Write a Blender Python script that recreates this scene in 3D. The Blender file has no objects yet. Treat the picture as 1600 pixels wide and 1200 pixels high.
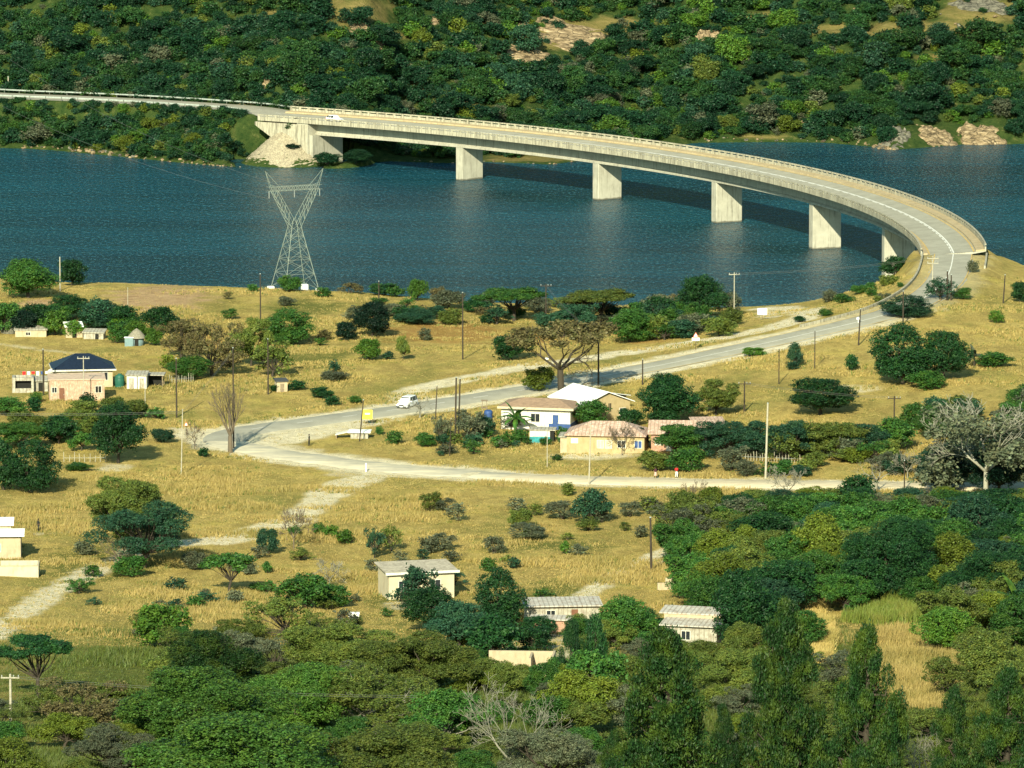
import bpy, math, random
import numpy as np
from mathutils import Vector, Matrix
R_ = math.radians
sc = bpy.context.scene
COL = sc.collection
# ------------------------------------------------------------------ camera
FPX = 10000.0; HOR = -890.288; CAMH = 156.536
PITCH = math.atan((600 - HOR) / FPX)
cam = bpy.data.cameras.new('camera'); camo = bpy.data.objects.new('camera', cam); COL.objects.link(camo)
camo.location = (0, 0, CAMH); camo.rotation_euler = (math.pi / 2 - PITCH, 0, 0)
cam.sensor_width = 36; cam.lens = 36 * FPX / 1600; cam.clip_start = 1; cam.clip_end = 6000
sc.camera = camo
# ------------------------------------------------------------------ light
SUN_EL, SUN_AZ = 28, 191          # azimuth clockwise from +Y: the sun stands behind the camera, to its left
w = bpy.data.worlds.new('World'); sc.world = w; w.use_nodes = True
nt = w.node_tree; nt.nodes.clear()
bg = nt.nodes.new('ShaderNodeBackground'); sky = nt.nodes.new('ShaderNodeTexSky'); wo = nt.nodes.new('ShaderNodeOutputWorld')
sky.sky_type = 'NISHITA'; sky.sun_disc = False; sky.sun_elevation = R_(SUN_EL); sky.sun_rotation = R_(SUN_AZ)
bg.inputs[1].default_value = 0.09
tint = nt.nodes.new('ShaderNodeMix'); tint.data_type = 'RGBA'; tint.blend_type = 'MULTIPLY'; tint.inputs[0].default_value = 1; tint.inputs[7].default_value = (.76, 1.04, .92, 1)
nt.links.new(sky.outputs[0], tint.inputs[6]); nt.links.new(tint.outputs[2], bg.inputs[0]); nt.links.new(bg.outputs[0], wo.inputs[0])
sl = bpy.data.lights.new('sun', 'SUN'); so = bpy.data.objects.new('sun', sl); COL.objects.link(so)
sl.energy = 5.0; sl.angle = R_(0.6); sl.color = (1.0, 0.95, 0.70)
az, el = R_(SUN_AZ), R_(SUN_EL)
sdir = Vector((math.sin(az) * math.cos(el), math.cos(az) * math.cos(el), math.sin(el)))
so.rotation_euler = sdir.to_track_quat('Z', 'Y').to_euler(); so.location = (-200, 300, 400)
vs = sc.view_settings; vs.view_transform = 'Standard'; vs.look = 'None'; vs.exposure = 0.8; vs.gamma = 1
sc.cycles.max_bounces = 5; sc.cycles.diffuse_bounces = 2; sc.cycles.glossy_bounces = 2
sc.cycles.transmission_bounces = 3; sc.cycles.transparent_max_bounces = 4
sc.cycles.use_denoising = True
# ------------------------------------------------------------------ projection helpers (used only to find where things stand on the ground)
CT, ST = math.cos(PITCH), math.sin(PITCH)
def proj(X, Y, Z):
    dz = Z - CAMH; d = Y * CT - dz * ST; up = Y * ST + dz * CT
    return 800 + FPX * X / d, 600 - FPX * up / d, d
def ray(px, py):
    u = (px - 800) / FPX; v = (600 - py) / FPX
    return np.array([u, CT + v * ST, -ST + v * CT])
def ath(px, py, h):
    r = ray(px, py); t = (h - CAMH) / r[2]; return (r[0] * t, r[1] * t)
rng = np.random.default_rng(7)
# bridge centre line (a circular curve, s runs from the far abutment to the near one)
BX, BY, BR, BA, BL, BH, BG, BE = -240.671, 1125.677, 318.412, 0.756, 45.209, 7.53, .013, .404
def br(s, off=0.0, dz=0.0):
    a = BA - s / BR; r = BR + off
    return (BX + r * math.cos(a), BY + r * math.sin(a), BH + BG * s + BE * off / 5.6 + dz)
# ------------------------------------------------------------------ terrain
def catmull(P, step=2.0):
    P = np.array(P, float); out = []
    Q = np.vstack([2 * P[0] - P[1], P, 2 * P[-1] - P[-2]])
    for i in range(1, len(Q) - 2):
        n = max(2, int(np.linalg.norm(Q[i + 1][:2] - Q[i][:2]) / step))
        for t in np.arange(n) / n:
            a, b, c, d = Q[i - 1], Q[i], Q[i + 1], Q[i + 2]
            out.append(.5 * ((2 * b) + (-a + c) * t + (2 * a - 5 * b + 4 * c - d) * t * t + (-a + 3 * b - 3 * c + d) * t ** 3))
    out.append(P[-1]); return np.array(out)
def seg_dist(X, Y, P, Z=None):
    """distance of points to an open polyline, and value Z interpolated at the nearest point"""
    best = np.full(X.shape, 1e9); val = np.zeros(X.shape)
    for i in range(len(P) - 1):
        ax, ay = P[i][:2]; bx, by = P[i + 1][:2]; dx, dy = bx - ax, by - ay
        L2 = dx * dx + dy * dy + 1e-9
        t = np.clip(((X - ax) * dx + (Y - ay) * dy) / L2, 0, 1)
        d = np.hypot(X - ax - t * dx, Y - ay - t * dy)
        m = d < best
        best = np.where(m, d, best)
        if Z is not None: val = np.where(m, Z[i] + t * (Z[i + 1] - Z[i]), val)
    return best, val
def inside(X, Y, P):
    c = np.zeros(X.shape, bool); n = len(P)
    for i in range(n):
        x0, y0 = P[i][:2]; x1, y1 = P[(i + 1) % n][:2]
        if y0 == y1: continue
        m = ((y0 > Y) != (y1 > Y)) & (X < (x1 - x0) * (Y - y0) / (y1 - y0) + x0)
        c ^= m
    return c
def sstep(x, a, b):
    t = np.clip((x - a) / (b - a), 0, 1); return t * t * (3 - 2 * t)
# value noise (2D), numpy
_P = rng.random((256, 256))
def vnoise(x, y):
    xi = np.floor(x).astype(int); yi = np.floor(y).astype(int); fx = x - xi; fy = y - yi
    fx = fx * fx * (3 - 2 * fx); fy = fy * fy * (3 - 2 * fy)
    g = lambda a, b: _P[a & 255, b & 255]
    return (g(xi, yi) * (1 - fx) + g(xi + 1, yi) * fx) * (1 - fy) + (g(xi, yi + 1) * (1 - fx) + g(xi + 1, yi + 1) * fx) * fy
def fbm(x, y, o=4):
    s = 0; a = .5
    for k in range(o): s = s + a * vnoise(x * 2 ** k + 17.3 * k, y * 2 ** k + 5.1 * k); a *= .5
    return s
near_edge_px = [(-700, 420, 4), (-300, 428, 4), (0, 434, 4), (100, 440, 4.5), (250, 443, 5), (400, 449, 5), (560, 456, 4), (700, 468, 3.5), (850, 474, 3), (1000, 476, 2.5),
                (1150, 478, 2), (1270, 476, 1.2), (1320, 462, 1), (1365, 445, 1), (1398, 437, 1)]
NE = [ath(a, b, h) for a, b, h in near_edge_px] + [br(196)[:2], br(200, 7)[:2]] + [ath(a, b, h) for a, b, h in [(1552, 392, 9.5), (1600, 420, 9.5), (1750, 470, 9), (2300, 560, 9)]]
NPOLY = NE + [(400, 300), (-400, 300)]
far_edge_px = [(-900, 180), (-300, 213), (0, 231), (60, 233), (130, 239), (220, 248), (300, 256), (385, 262), (500, 262), (560, 257), (605, 252), (700, 255), (760, 253), (860, 257), (900, 252),
               (960, 240), (1060, 227), (1090, 223), (1200, 222), (1290, 223), (1360, 229), (1400, 234), (1450, 230), (1500, 226), (1600, 225), (1900, 222), (2500, 218)]
FE = [ath(a, b, 0) for a, b in far_edge_px]
FPOLY = FE + [(500, 2400), (-500, 2400)]
anch = [(1487, 396, 12.9), (1480, 430, 13.2), (1455, 455, 13), (1340, 500, 12.3), (1150, 545, 10.5), (950, 588, 9), (640, 640, 8), (400, 680, 8), (330, 690, 8), (560, 725, 8), (1000, 750, 9), (1400, 757, 10),
        (1545, 420, 11), (1600, 470, 11.5), (1560, 520, 12), (1560, 600, 12), (1300, 620, 10.5), (1800, 500, 11), (1800, 700, 12),
        (100, 520, 6), (0, 600, 7.5), (-300, 500, 6), (-300, 700, 8), (400, 540, 6.5), (700, 530, 6), (950, 520, 5.5), (1200, 500, 5.2), (1190, 495, 4.8), (1380, 455, 7.5), (1330, 475, 5.5), (1420, 428, 8),
        (250, 640, 8), (20, 700, 8.5), (200, 800, 9.5), (200, 880, 11), (20, 980, 15), (600, 820, 9.5), (600, 900, 11), (1000, 850, 10.5), (1000, 950, 13), (1400, 900, 13), (1700, 900, 14), (-200, 900, 13),
        (-300, 1150, 27), (0, 1150, 26), (400, 1150, 24), (800, 1150, 23), (1200, 1150, 24), (1600, 1150, 27), (1900, 1150, 29)]
A = np.array([ath(a, b, h) + (h,) for a, b, h in anch] + [ath(a, b, h) + (h,) for a, b, h in near_edge_px] + [ath(a, b, h) + (h,) for a, b, h in [(1552, 392, 9.5), (1600, 420, 9.5), (1750, 470, 9)]]
             + [(-100, 540, 38), (0, 540, 36), (100, 540, 38)])
def tps_fit(A, lam=0.02):
    x = A[:, :2] / 100; n = len(A)
    r = np.linalg.norm(x[:, None] - x[None], axis=2); K = np.where(r > 0, r * r * np.log(r + 1e-12), 0) + lam * np.eye(n)
    P = np.c_[np.ones(n), x]; M = np.block([[K, P], [P.T, np.zeros((3, 3))]])
    return np.linalg.solve(M, np.r_[A[:, 2], np.zeros(3)])
TW = tps_fit(A)
def tps(X, Y):
    out = TW[len(A)] + TW[len(A) + 1] * X / 100 + TW[len(A) + 2] * Y / 100
    for k in range(len(A)):
        r2 = ((X - A[k, 0]) ** 2 + (Y - A[k, 1]) ** 2) / 1e4
        out = out + TW[k] * .5 * r2 * np.log(r2 + 1e-12)
    return out
# road centre lines (x, y, z)
def line3(pts): return [ath(a, b, h) + (h,) for a, b, h in pts]
main_pts = [br(240, 0, 2.75), br(250, 0, 2.75)] + line3([(1481, 430, 13.3), (1455, 458, 13.1), (1405, 484, 12.8), (1340, 503, 12.3), (1250, 524, 11.4), (1150, 546, 10.5), (1050, 567, 9.7), (950, 586, 9), (850, 604, 8.5),
            (750, 620, 8.2), (640, 637, 8), (560, 648, 8), (480, 659, 8), (410, 668, 8), (365, 677, 8), (352, 688, 8), (380, 698, 8), (440, 709, 8), (520, 720, 8), (600, 730, 8), (700, 738, 8.1), (800, 745, 8.3)])
MAIN = catmull(main_pts); LOW = catmull(line3([(790, 744.5, 8.3), (900, 749, 8.6), (1050, 753, 9), (1200, 756, 9.4), (1350, 758, 9.8), (1480, 759, 10.2), (1700, 760, 11)]))
LEFT = catmull([ath(-500, 128, 10) + (10,), ath(-200, 138, 10) + (10,), ath(0, 148.5, 10) + (10,), ath(100, 152.5, 10) + (10,), ath(200, 157, 10) + (10,), ath(300, 163, 10) + (10,), ath(400, 170.5, 9.8) + (9.8,), br(-52, 0, 2.75), br(-42, 0, 2.75)])
CONE = (ath(446, 262, 0)[0] + .8, ath(446, 262, 0)[1] + 10.5)
def height(X, Y):
    X = np.asarray(X, float); Y = np.asarray(Y, float)
    dn, _ = seg_dist(X, Y, NE); dn = np.where(inside(X, Y, NPOLY), dn, -dn)
    base = tps(X, Y) + (fbm(X / 9, Y / 9, 3) - .45) * .32 + (fbm(X / 2.2 + 9, Y / 2.2, 2) - .37) * .12
    hn = -4 + (base + 4) * sstep(dn, -13, 1.0)
    df, _ = seg_dist(X, Y, FE); df = np.where(inside(X, Y, FPOLY), df, -df)
    hf = np.where(df > 0, .42 * df + .5 * np.minimum(df, 4) * .3, df * .5)
    hf = hf + np.where(df > 0, sstep(df, 0, 12) * (fbm(X / 16, Y / 16, 4) - .47) * 9 * sstep(df, 14, 32) + (fbm(X / 4, Y / 4, 3) - .45) * 1.6 * sstep(df, 0, 4), 0)
    # low flat spit between the abutment and the right-hand shore
    px = 800 + FPX * X / (Y * CT + CAMH * ST)
    flat = sstep(px, 560, 640) * (1 - sstep(px, 1010, 1080)); bench = .05 * df + .1 + np.maximum(df - 34, 0) * .42
    hf = np.where(df > 0, hf * (1 - flat) + np.minimum(hf, bench + .4 * fbm(X / 4, Y / 4, 2)) * flat, hf)
    far = Y > 1262
    h = np.where(far, np.maximum(hf, -4), np.maximum(hn, -4))
    for Pl, hw in ((MAIN, 3.6), (LOW, 3.8), (LEFT, 5.6)):
        d, z = seg_dist(X, Y, Pl, Pl[:, 2])
        k = 1 - sstep(d, hw + 1.2, hw + (7.5 if Pl is not LEFT else 4.5))
        h = h * (1 - k) + (z - .12) * k
    # keep the ground below the deck of the bridge
    ang = np.arctan2(Y - BY, X - BX); s = (BA - ang) * BR; off = np.hypot(X - BX, Y - BY) - BR
    un = (np.abs(off) < 6.2) & (s > -46) & (s < 252)
    h = np.where(un, np.minimum(h, BH + BG * s + 1.6), h)
    lowz = (np.abs(off) < 15) & (s > -44) & (s < 60)
    h = np.where(lowz, np.minimum(h, .9 + .08 * np.maximum(0, off + 3) + np.maximum(0, -40 - s) * 1.2), h)
    rc = np.hypot(X - CONE[0], Y - CONE[1]); h = np.where((rc < 14) & (Y < CONE[1] + 6), np.minimum(h, 8.6 - .8 * rc), h)
    return h
gr = np.linspace(-.135, .135, 400)
gy = np.concatenate([np.arange(540, 1190, 1.0), np.arange(1190, 1320, 4.0), np.arange(1320, 1500, 1.1), np.arange(1500, 1900, 5.0)])
GX, GYY = np.meshgrid(gr, gy); GXX = GX * GYY
GH = height(GXX, GYY)
def hgrid(X, Y):
    X = np.asarray(X, float); Y = np.asarray(Y, float)
    iy = np.clip(np.searchsorted(gy, Y) - 1, 0, len(gy) - 2); ty = np.clip((Y - gy[iy]) / (gy[iy + 1] - gy[iy]), 0, 1)
    rr = np.clip((X / Y - gr[0]) / (gr[1] - gr[0]), 0, len(gr) - 1.001); ix = rr.astype(int); tx = rr - ix
    return (GH[iy, ix] * (1 - tx) + GH[iy, ix + 1] * tx) * (1 - ty) + (GH[iy + 1, ix] * (1 - tx) + GH[iy + 1, ix + 1] * tx) * ty
def at(px, py):
    """first ground point seen at a place of the photograph"""
    r = ray(px, py); Ys = np.arange(545, 1890, .5); t = Ys / r[1]
    Z = CAMH + r[2] * t; X = r[0] * t; g = hgrid(X, Ys)
    b = np.nonzero(Z <= g)[0]
    i = b[0] if len(b) else len(Ys) - 1
    return Vector((X[i], Ys[i], g[i]))
def sc_at(p): return FPX / proj(p[0], p[1], p[2])[2]
# ------------------------------------------------------------------ object helpers
def link(name, data, parent=None):
    o = bpy.data.objects.new(name, data); COL.objects.link(o)
    if parent: o.parent = parent
    return o
def tag(o, label=None, cat=None, group=None, kind=None):
    if label: o['label'] = label
    if cat: o['category'] = cat
    if group: o['group'] = group
    if kind: o['kind'] = kind
    return o
def empty(name, loc, rz=0, label=None, cat=None, group=None):
    o = link(name, None); o.location = loc; o.rotation_euler = (0, 0, rz); o.empty_display_size = .5
    return tag(o, label, cat, group)
def npmesh(name, V, Fc, n, smooth=False):
    """V (k,3), Fc (m,n) -> mesh with n-gons"""
    V = np.ascontiguousarray(V, dtype=np.float32); Fc = np.ascontiguousarray(Fc, dtype=np.int32)
    me = bpy.data.meshes.new(name); me.vertices.add(len(V)); me.vertices.foreach_set('co', V.ravel())
    m = len(Fc); me.loops.add(m * n); me.loops.foreach_set('vertex_index', Fc.ravel())
    me.polygons.add(m); me.polygons.foreach_set('loop_start', np.arange(m, dtype=np.int32) * n)
    me.polygons.foreach_set('loop_total', np.full(m, n, dtype=np.int32))
    if smooth: me.polygons.foreach_set('use_smooth', np.ones(m, bool))
    me.update(calc_edges=True); return me
class MB:
    def __init__(s): s.v = []; s.f = []
    def add(s, vs, fs):
        b = len(s.v); s.v += [tuple(map(float, v)) for v in vs]; s.f += [tuple(i + b for i in f) for f in fs]; return s
    def box(s, x0, x1, y0, y1, z0, z1, M=None):
        vs = [(x, y, z) for z in (z0, z1) for y in (y0, y1) for x in (x0, x1)]
        if M: vs = [M @ Vector(v) for v in vs]
        return s.add(vs, [(0, 2, 3, 1), (4, 5, 7, 6), (0, 1, 5, 4), (2, 6, 7, 3), (0, 4, 6, 2), (1, 3, 7, 5)])
    def bar(s, p0, p1, r0, r1=None, n=5):
        r1 = r0 if r1 is None else r1; p0 = Vector(p0); p1 = Vector(p1); d = (p1 - p0)
        if d.length < 1e-6: return s
        d.normalize(); a = d.orthogonal().normalized(); b = d.cross(a)
        vs = [p + (a * math.cos(2 * math.pi * k / n) + b * math.sin(2 * math.pi * k / n)) * r for p, r in ((p0, r0), (p1, r1)) for k in range(n)]
        fs = [(k, (k + 1) % n, n + (k + 1) % n, n + k) for k in range(n)] + [tuple(range(n))[::-1], tuple(range(n, 2 * n))]
        return s.add(vs, fs)
    def poly(s, pts): return s.add(pts, [tuple(range(len(pts)))])
    def lathe(s, prof, n=12, c=(0, 0)):
        vs = [(c[0] + r * math.cos(2 * math.pi * k / n), c[1] + r * math.sin(2 * math.pi * k / n), z) for r, z in prof for k in range(n)]
        fs = [(j * n + k, j * n + (k + 1) % n, (j + 1) * n + (k + 1) % n, (j + 1) * n + k) for j in range(len(prof) - 1) for k in range(n)]
        fs += [tuple(range(n))[::-1], tuple(range((len(prof) - 1) * n, len(prof) * n))]
        return s.add(vs, fs)
    def build(s, name, m, parent=None, smooth=False, bevel=0):
        me = bpy.data.meshes.new(name); me.from_pydata(s.v, [], s.f); me.update()
        if smooth: me.polygons.foreach_set('use_smooth', [True] * len(me.polygons))
        me.materials.append(m); o = link(name, me, parent)
        if bevel:
            b = o.modifiers.new('bevel', 'BEVEL'); b.width = bevel; b.segments = 2; b.limit_method = 'ANGLE'
        return o
# ------------------------------------------------------------------ materials
class NT:
    def __init__(s, m): s.t = m.node_tree; s.n = s.t.nodes; s.l = s.t.links
    def new(s, ty, **kw):
        n = s.n.new(ty)
        for k, v in kw.items(): setattr(n, k, v)
        return n
    def noise(s, vec, scale, detail=4, rough=.55, out=0):
        n = s.new('ShaderNodeTexNoise'); n.inputs['Scale'].default_value = scale; n.inputs['Detail'].default_value = detail; n.inputs['Roughness'].default_value = rough
        if vec is not None: s.l.new(vec, n.inputs['Vector'])
        return n.outputs[out]
    def ramp(s, v, stops):
        r = s.new('ShaderNodeValToRGB'); e = r.color_ramp.elements
        while len(e) < len(stops): e.new(.5)
        for x, (p, c) in zip(e, stops): x.position = p; x.color = (c, c, c, 1) if isinstance(c, (int, float)) else (*c, 1)
        s.l.new(v, r.inputs[0]); return r.outputs[0]
    def mix(s, f, a, b, mode='MIX'):
        n = s.new('ShaderNodeMix', data_type='RGBA', blend_type=mode)
        for i, x in ((0, f), (6, a), (7, b)):
            if isinstance(x, (int, float)): n.inputs[i].default_value = x
            elif isinstance(x, tuple): n.inputs[i].default_value = (*x, 1)
            else: s.l.new(x, n.inputs[i])
        return n.outputs[2]
    def math(s, op, a, b=0.0):
        n = s.new('ShaderNodeMath', operation=op)
        for i, x in ((0, a), (1, b)):
            if isinstance(x, (int, float)): n.inputs[i].default_value = x
            else: s.l.new(x, n.inputs[i])
        return n.outputs[0]
    def mapping(s, vec, scale, rot=(0, 0, 0)):
        n = s.new('ShaderNodeMapping'); n.inputs['Scale'].default_value = scale; n.inputs['Rotation'].default_value = rot; s.l.new(vec, n.inputs[0]); return n.outputs[0]
    def attr(s, name): return s.new('ShaderNodeAttribute', attribute_name=name).outputs['Fac']
    def obj(s): return s.new('ShaderNodeTexCoord').outputs['Object']
    def pos(s): return s.new('ShaderNodeNewGeometry').outputs['Position']
    def bump(s, h, st=.5, d=.1):
        n = s.new('ShaderNodeBump'); n.inputs['Strength'].default_value = st; n.inputs['Distance'].default_value = d; s.l.new(h, n.inputs['Height']); return n.outputs[0]
def newmat(name):
    m = bpy.data.materials.new(name); m.use_nodes = True
    b = m.node_tree.nodes['Principled BSDF']; return m, NT(m), b
_mc = {}
def mat(name, col, rough=.8, var=.25, scale=1.5, metal=0, dirt=None, spec=.3, bump=0):
    """plain weathered paint / plaster / metal with colour variation"""
    if name in _mc: return _mc[name]
    m, N, b = newmat(name); v = N.obj()
    n1 = N.noise(v, scale, 6, .6)
    lo = tuple(c * (1 - var) for c in col); hi = tuple(min(1, c * (1 + var)) for c in col)
    c = N.ramp(n1, [(.3, lo), (.7, hi)])
    if dirt:
        n2 = N.noise(N.mapping(v, (1, 1, .35)), scale * 1.7, 5, .7)
        c = N.mix(N.ramp(n2, [(.5, 0), (.68, .85)]), c, dirt)
    N.l.new(c, b.inputs['Base Color']); b.inputs['Roughness'].default_value = rough; b.inputs['Metallic'].default_value = metal
    b.inputs['Specular IOR Level'].default_value = spec
    if bump: N.l.new(N.bump(N.noise(v, scale * 6, 4), bump, .05), b.inputs['Normal'])
    _mc[name] = m; return m
def leafmat(name, col, var=.45, trans=.25, hue=.0, alt=None, clump=.9):
    if name in _mc: return _mc[name]
    m, N, b = newmat(name)
    g = N.new('ShaderNodeNewGeometry'); oi = N.new('ShaderNodeObjectInfo')
    rnd = g.outputs['Random Per Island']
    lo = tuple(c * (1 - var) for c in col); hi = tuple(c * (1 + var * 1.3) for c in col)
    c = N.ramp(rnd, [(0, lo), (.6, col), (1, hi)])
    n = N.noise(g.outputs['Position'], clump, 3, .6)
    a = alt or (col[0] * 1.9 + .01, col[1] * 1.45, col[2] * 1.1)
    c = N.mix(N.ramp(n, [(.45, 0), (.65, .75)]), c, a)
    v = N.math('MULTIPLY_ADD', oi.outputs['Random'], .5); v.node.inputs[2].default_value = .75
    c = N.mix(1.0, c, v, 'MULTIPLY') if False else c
    hs = N.new('ShaderNodeHueSaturation'); N.l.new(c, hs.inputs['Color']); N.l.new(v, hs.inputs['Value']); c = hs.outputs[0]
    N.l.new(c, b.inputs['Base Color']); b.inputs['Roughness'].default_value = .55; b.inputs['Specular IOR Level'].default_value = .25
    tr = N.new('ShaderNodeBsdfTranslucent'); N.l.new(c, tr.inputs[0]); mx = N.new('ShaderNodeMixShader'); mx.inputs[0].default_value = trans
    out = N.n['Material Output']; N.l.new(b.outputs[0], mx.inputs[1]); N.l.new(tr.outputs[0], mx.inputs[2]); N.l.new(mx.outputs[0], out.inputs[0])
    _mc[name] = m; return m
LM = {
    'dark': leafmat('leaf_dark', (.012, .050, .016), alt=(.030, .095, .018)),
    'black': leafmat('leaf_very_dark', (.005, .022, .012), alt=(.008, .034, .014)),
    'mid': leafmat('leaf_mid', (.034, .105, .020), alt=(.08, .16, .02)),
    'bright': leafmat('leaf_bright', (.055, .135, .018), alt=(.12, .20, .02)),
    'yel': leafmat('leaf_yellow_green', (.095, .135, .016), alt=(.15, .18, .02)),
    'teal': leafmat('leaf_blue_green', (.020, .066, .036), alt=(.040, .10, .040)),
    'olive': leafmat('leaf_olive', (.085, .125, .024), alt=(.16, .18, .03)),
    'grey': leafmat('leaf_grey', (.085, .105, .060), alt=(.14, .14, .075)),
    'brown': leafmat('leaf_brown', (.115, .095, .040), alt=(.09, .10, .03)),
    'orange': leafmat('leaf_orange', (.28, .17, .025), alt=(.20, .16, .02)),
    'conifer': leafmat('leaf_conifer', (.014, .046, .010), alt=(.075, .115, .012), clump=.55),
    'fore': leafmat('leaf_foreground', (.055, .135, .022), alt=(.12, .20, .025), clump=.6),
    'hill': leafmat('leaf_hill_dark', (.009, .040, .018), alt=(.018, .062, .020), clump=.5),
    'hillm': leafmat('leaf_hill_mid', (.018, .062, .018), alt=(.045, .10, .018), clump=.5),
    'dry': leafmat('leaf_dry_grass', (.42, .315, .105), alt=(.27, .23, .065), clump=.13, trans=.3, var=.3),
    'reed': leafmat('leaf_reed', (.18, .24, .04), alt=(.30, .27, .06), clump=.4, trans=.3),
}
BARK = mat('bark_dark', (.055, .045, .032), .9, .4, 3)
BARKG = mat('bark_pale', (.22, .21, .16), .9, .3, 3)
BARKB = mat('bark_brown', (.14, .11, .075), .9, .3, 3)
# ------------------------------------------------------------------ the ground sheet
PXg, PYg, _ = proj(GXX, GYY, GH)
def blob(L):
    m = np.zeros(GH.shape)
    for (x, y, rx, ry) in L:
        d = ((PXg - x) / rx) ** 2 + ((PYg - y) / ry) ** 2
        m = np.maximum(m, 1 - sstep(np.sqrt(d) + (fbm(GXX / 3, GYY / 3, 3) - .45) * 1.1, .55, 1.1))
    return m
def track(pts, hw, soft=1.0, wob=1.0):
    P = catmull([tuple(at(a, b)) for a, b in pts], 3)
    lo = P[:, :2].min(0) - 12; hi = P[:, :2].max(0) + 12
    m = (GXX > lo[0]) & (GXX < hi[0]) & (GYY > lo[1]) & (GYY < hi[1])
    out = np.zeros(GH.shape); d, _ = seg_dist(GXX[m], GYY[m], P)
    d = d + (fbm(GXX[m] / 2, GYY[m] / 2, 3) - .45) * wob * 3
    out[m] = 1 - sstep(d, hw - soft * .5, hw + soft); return out
near = GYY < 1262
dm, _ = seg_dist(GXX, GYY, MAIN); dl, _ = seg_dist(GXX, GYY, LOW)
wob = (fbm(GXX / 4, GYY / 4, 4) - .47)
dirt = np.where(near, 1 - sstep(np.minimum(dm + wob * 5, 99), 5.2, 7.2), 0)
on_bridge_approach = sstep(GYY, 1020, 1060)
dirt = dirt * (1 - .75 * on_bridge_approach)
dirt = np.maximum(dirt, np.where(near, 1 - sstep(dl + wob * 4, 4.2, 5.6), 0))
for a in ([(632, 630), (645, 612), (690, 600), (740, 590), (800, 578), (870, 567), (1000, 548), (1100, 533), (1190, 517), (1232, 504), (1262, 491), (1235, 484), (1195, 482)],):
    dirt = np.maximum(dirt, track(a, 2.6, 1.0, .8))
dirt = np.maximum(dirt, track([(400, 690), (450, 684), (510, 668), (590, 654)], 4.2, 1, .8))
dirt = np.maximum(dirt, track([(590, 742), (560, 752), (530, 762), (497, 785), (470, 806), (425, 824), (370, 838), (300, 848), (230, 852)], 2.3, .8, .35))
dirt = np.maximum(dirt, track([(462, 812), (425, 825), (385, 836), (340, 845)], 3.0, .8, .3)); dirt = np.maximum(dirt, track([(566, 750), (540, 758), (512, 774)], 3.0, .8, .3))
dirt = np.maximum(dirt, track([(230, 852), (180, 878), (120, 905), (60, 940), (0, 985), (-60, 1010)], 1.7, .9, .8))
dirt = np.maximum(dirt, track([(1062, 850), (1010, 874), (960, 898), (905, 935), (870, 950)], 1.3, .5, .25))
dirt = np.maximum(dirt, .6 * track([(1050, 872), (1000, 892), (950, 918)], .4, .6, .5))
dirt = np.maximum(dirt, .5 * track([(0, 538), (60, 546), (140, 556)], .6, .8, .8))
dirt = np.maximum(dirt, .45 * track([(60, 835), (120, 831), (200, 838)], .6, .8, .8))
dirt = np.maximum(dirt, blob([(930, 712, 70, 7), (300, 676, 40, 12), (1200, 492, 22, 7)]) * .9)
dirt = np.maximum(dirt, .7 * blob([(1340, 607, 60, 6), (1200, 755, 60, 14), (180, 730, 30, 8), (560, 738, 60, 8), (840, 1010, 90, 26), (640, 945, 40, 8)]))
rock = blob([(250, 466, 92, 24), (60, 474, 34, 8)]) * near
green = blob([(870, 925, 60, 22), (610, 940, 45, 14), (200, 600, 60, 8), (480, 560, 80, 18), (850, 850, 120, 14), (150, 880, 90, 30), (250, 1050, 200, 60), (1300, 1100, 400, 150), (500, 1100, 500, 120), (1450, 950, 160, 60), (480, 480, 70, 14)]) * near
green = np.clip(green * .8 + near * sstep(PYg, 930, 1080) * .5, 0, 1)
ocre = blob([(700, 520, 130, 20), (850, 530, 60, 12), (1000, 525, 60, 12), (320, 530, 60, 20)]) * near
farm = (~near).astype(float)
clear_px = [(560, 18, 62, 30), (905, 66, 110, 17), (825, 90, 52, 9), (574, 54, 36, 8), (950, 42, 75, 16), (840, 52, 40, 12), (1190, 28, 30, 12), (1320, 45, 70, 10), (1440, 48, 110, 20), (1530, 15, 70, 26), (595, 55, 40, 8), (700, 165, 60, 8), (640, 125, 40, 8), (1480, 90, 60, 6),
            (760, 38, 22, 6), (30, 135, 50, 5), (410, 200, 60, 4), (830, 247, 90, 6), (1180, 214, 60, 4), (430, 25, 24, 8)]
clr = blob(clear_px) * farm
V = np.c_[GXX.ravel(), GYY.ravel(), GH.ravel()]
ny, nx = GH.shape; I = np.arange(ny * nx).reshape(ny, nx)
Fg = np.c_[I[:-1, :-1].ravel(), I[:-1, 1:].ravel(), I[1:, 1:].ravel(), I[1:, :-1].ravel()]
gme = npmesh('ground', V, Fg, 4, True)
for nme, arr in (('dirt', dirt), ('rock', rock), ('green', green), ('ocre', ocre), ('far', farm), ('clear', clr)):
    a = gme.attributes.new(nme, 'FLOAT', 'POINT'); a.data.foreach_set('value', arr.astype(np.float32).ravel())
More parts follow.
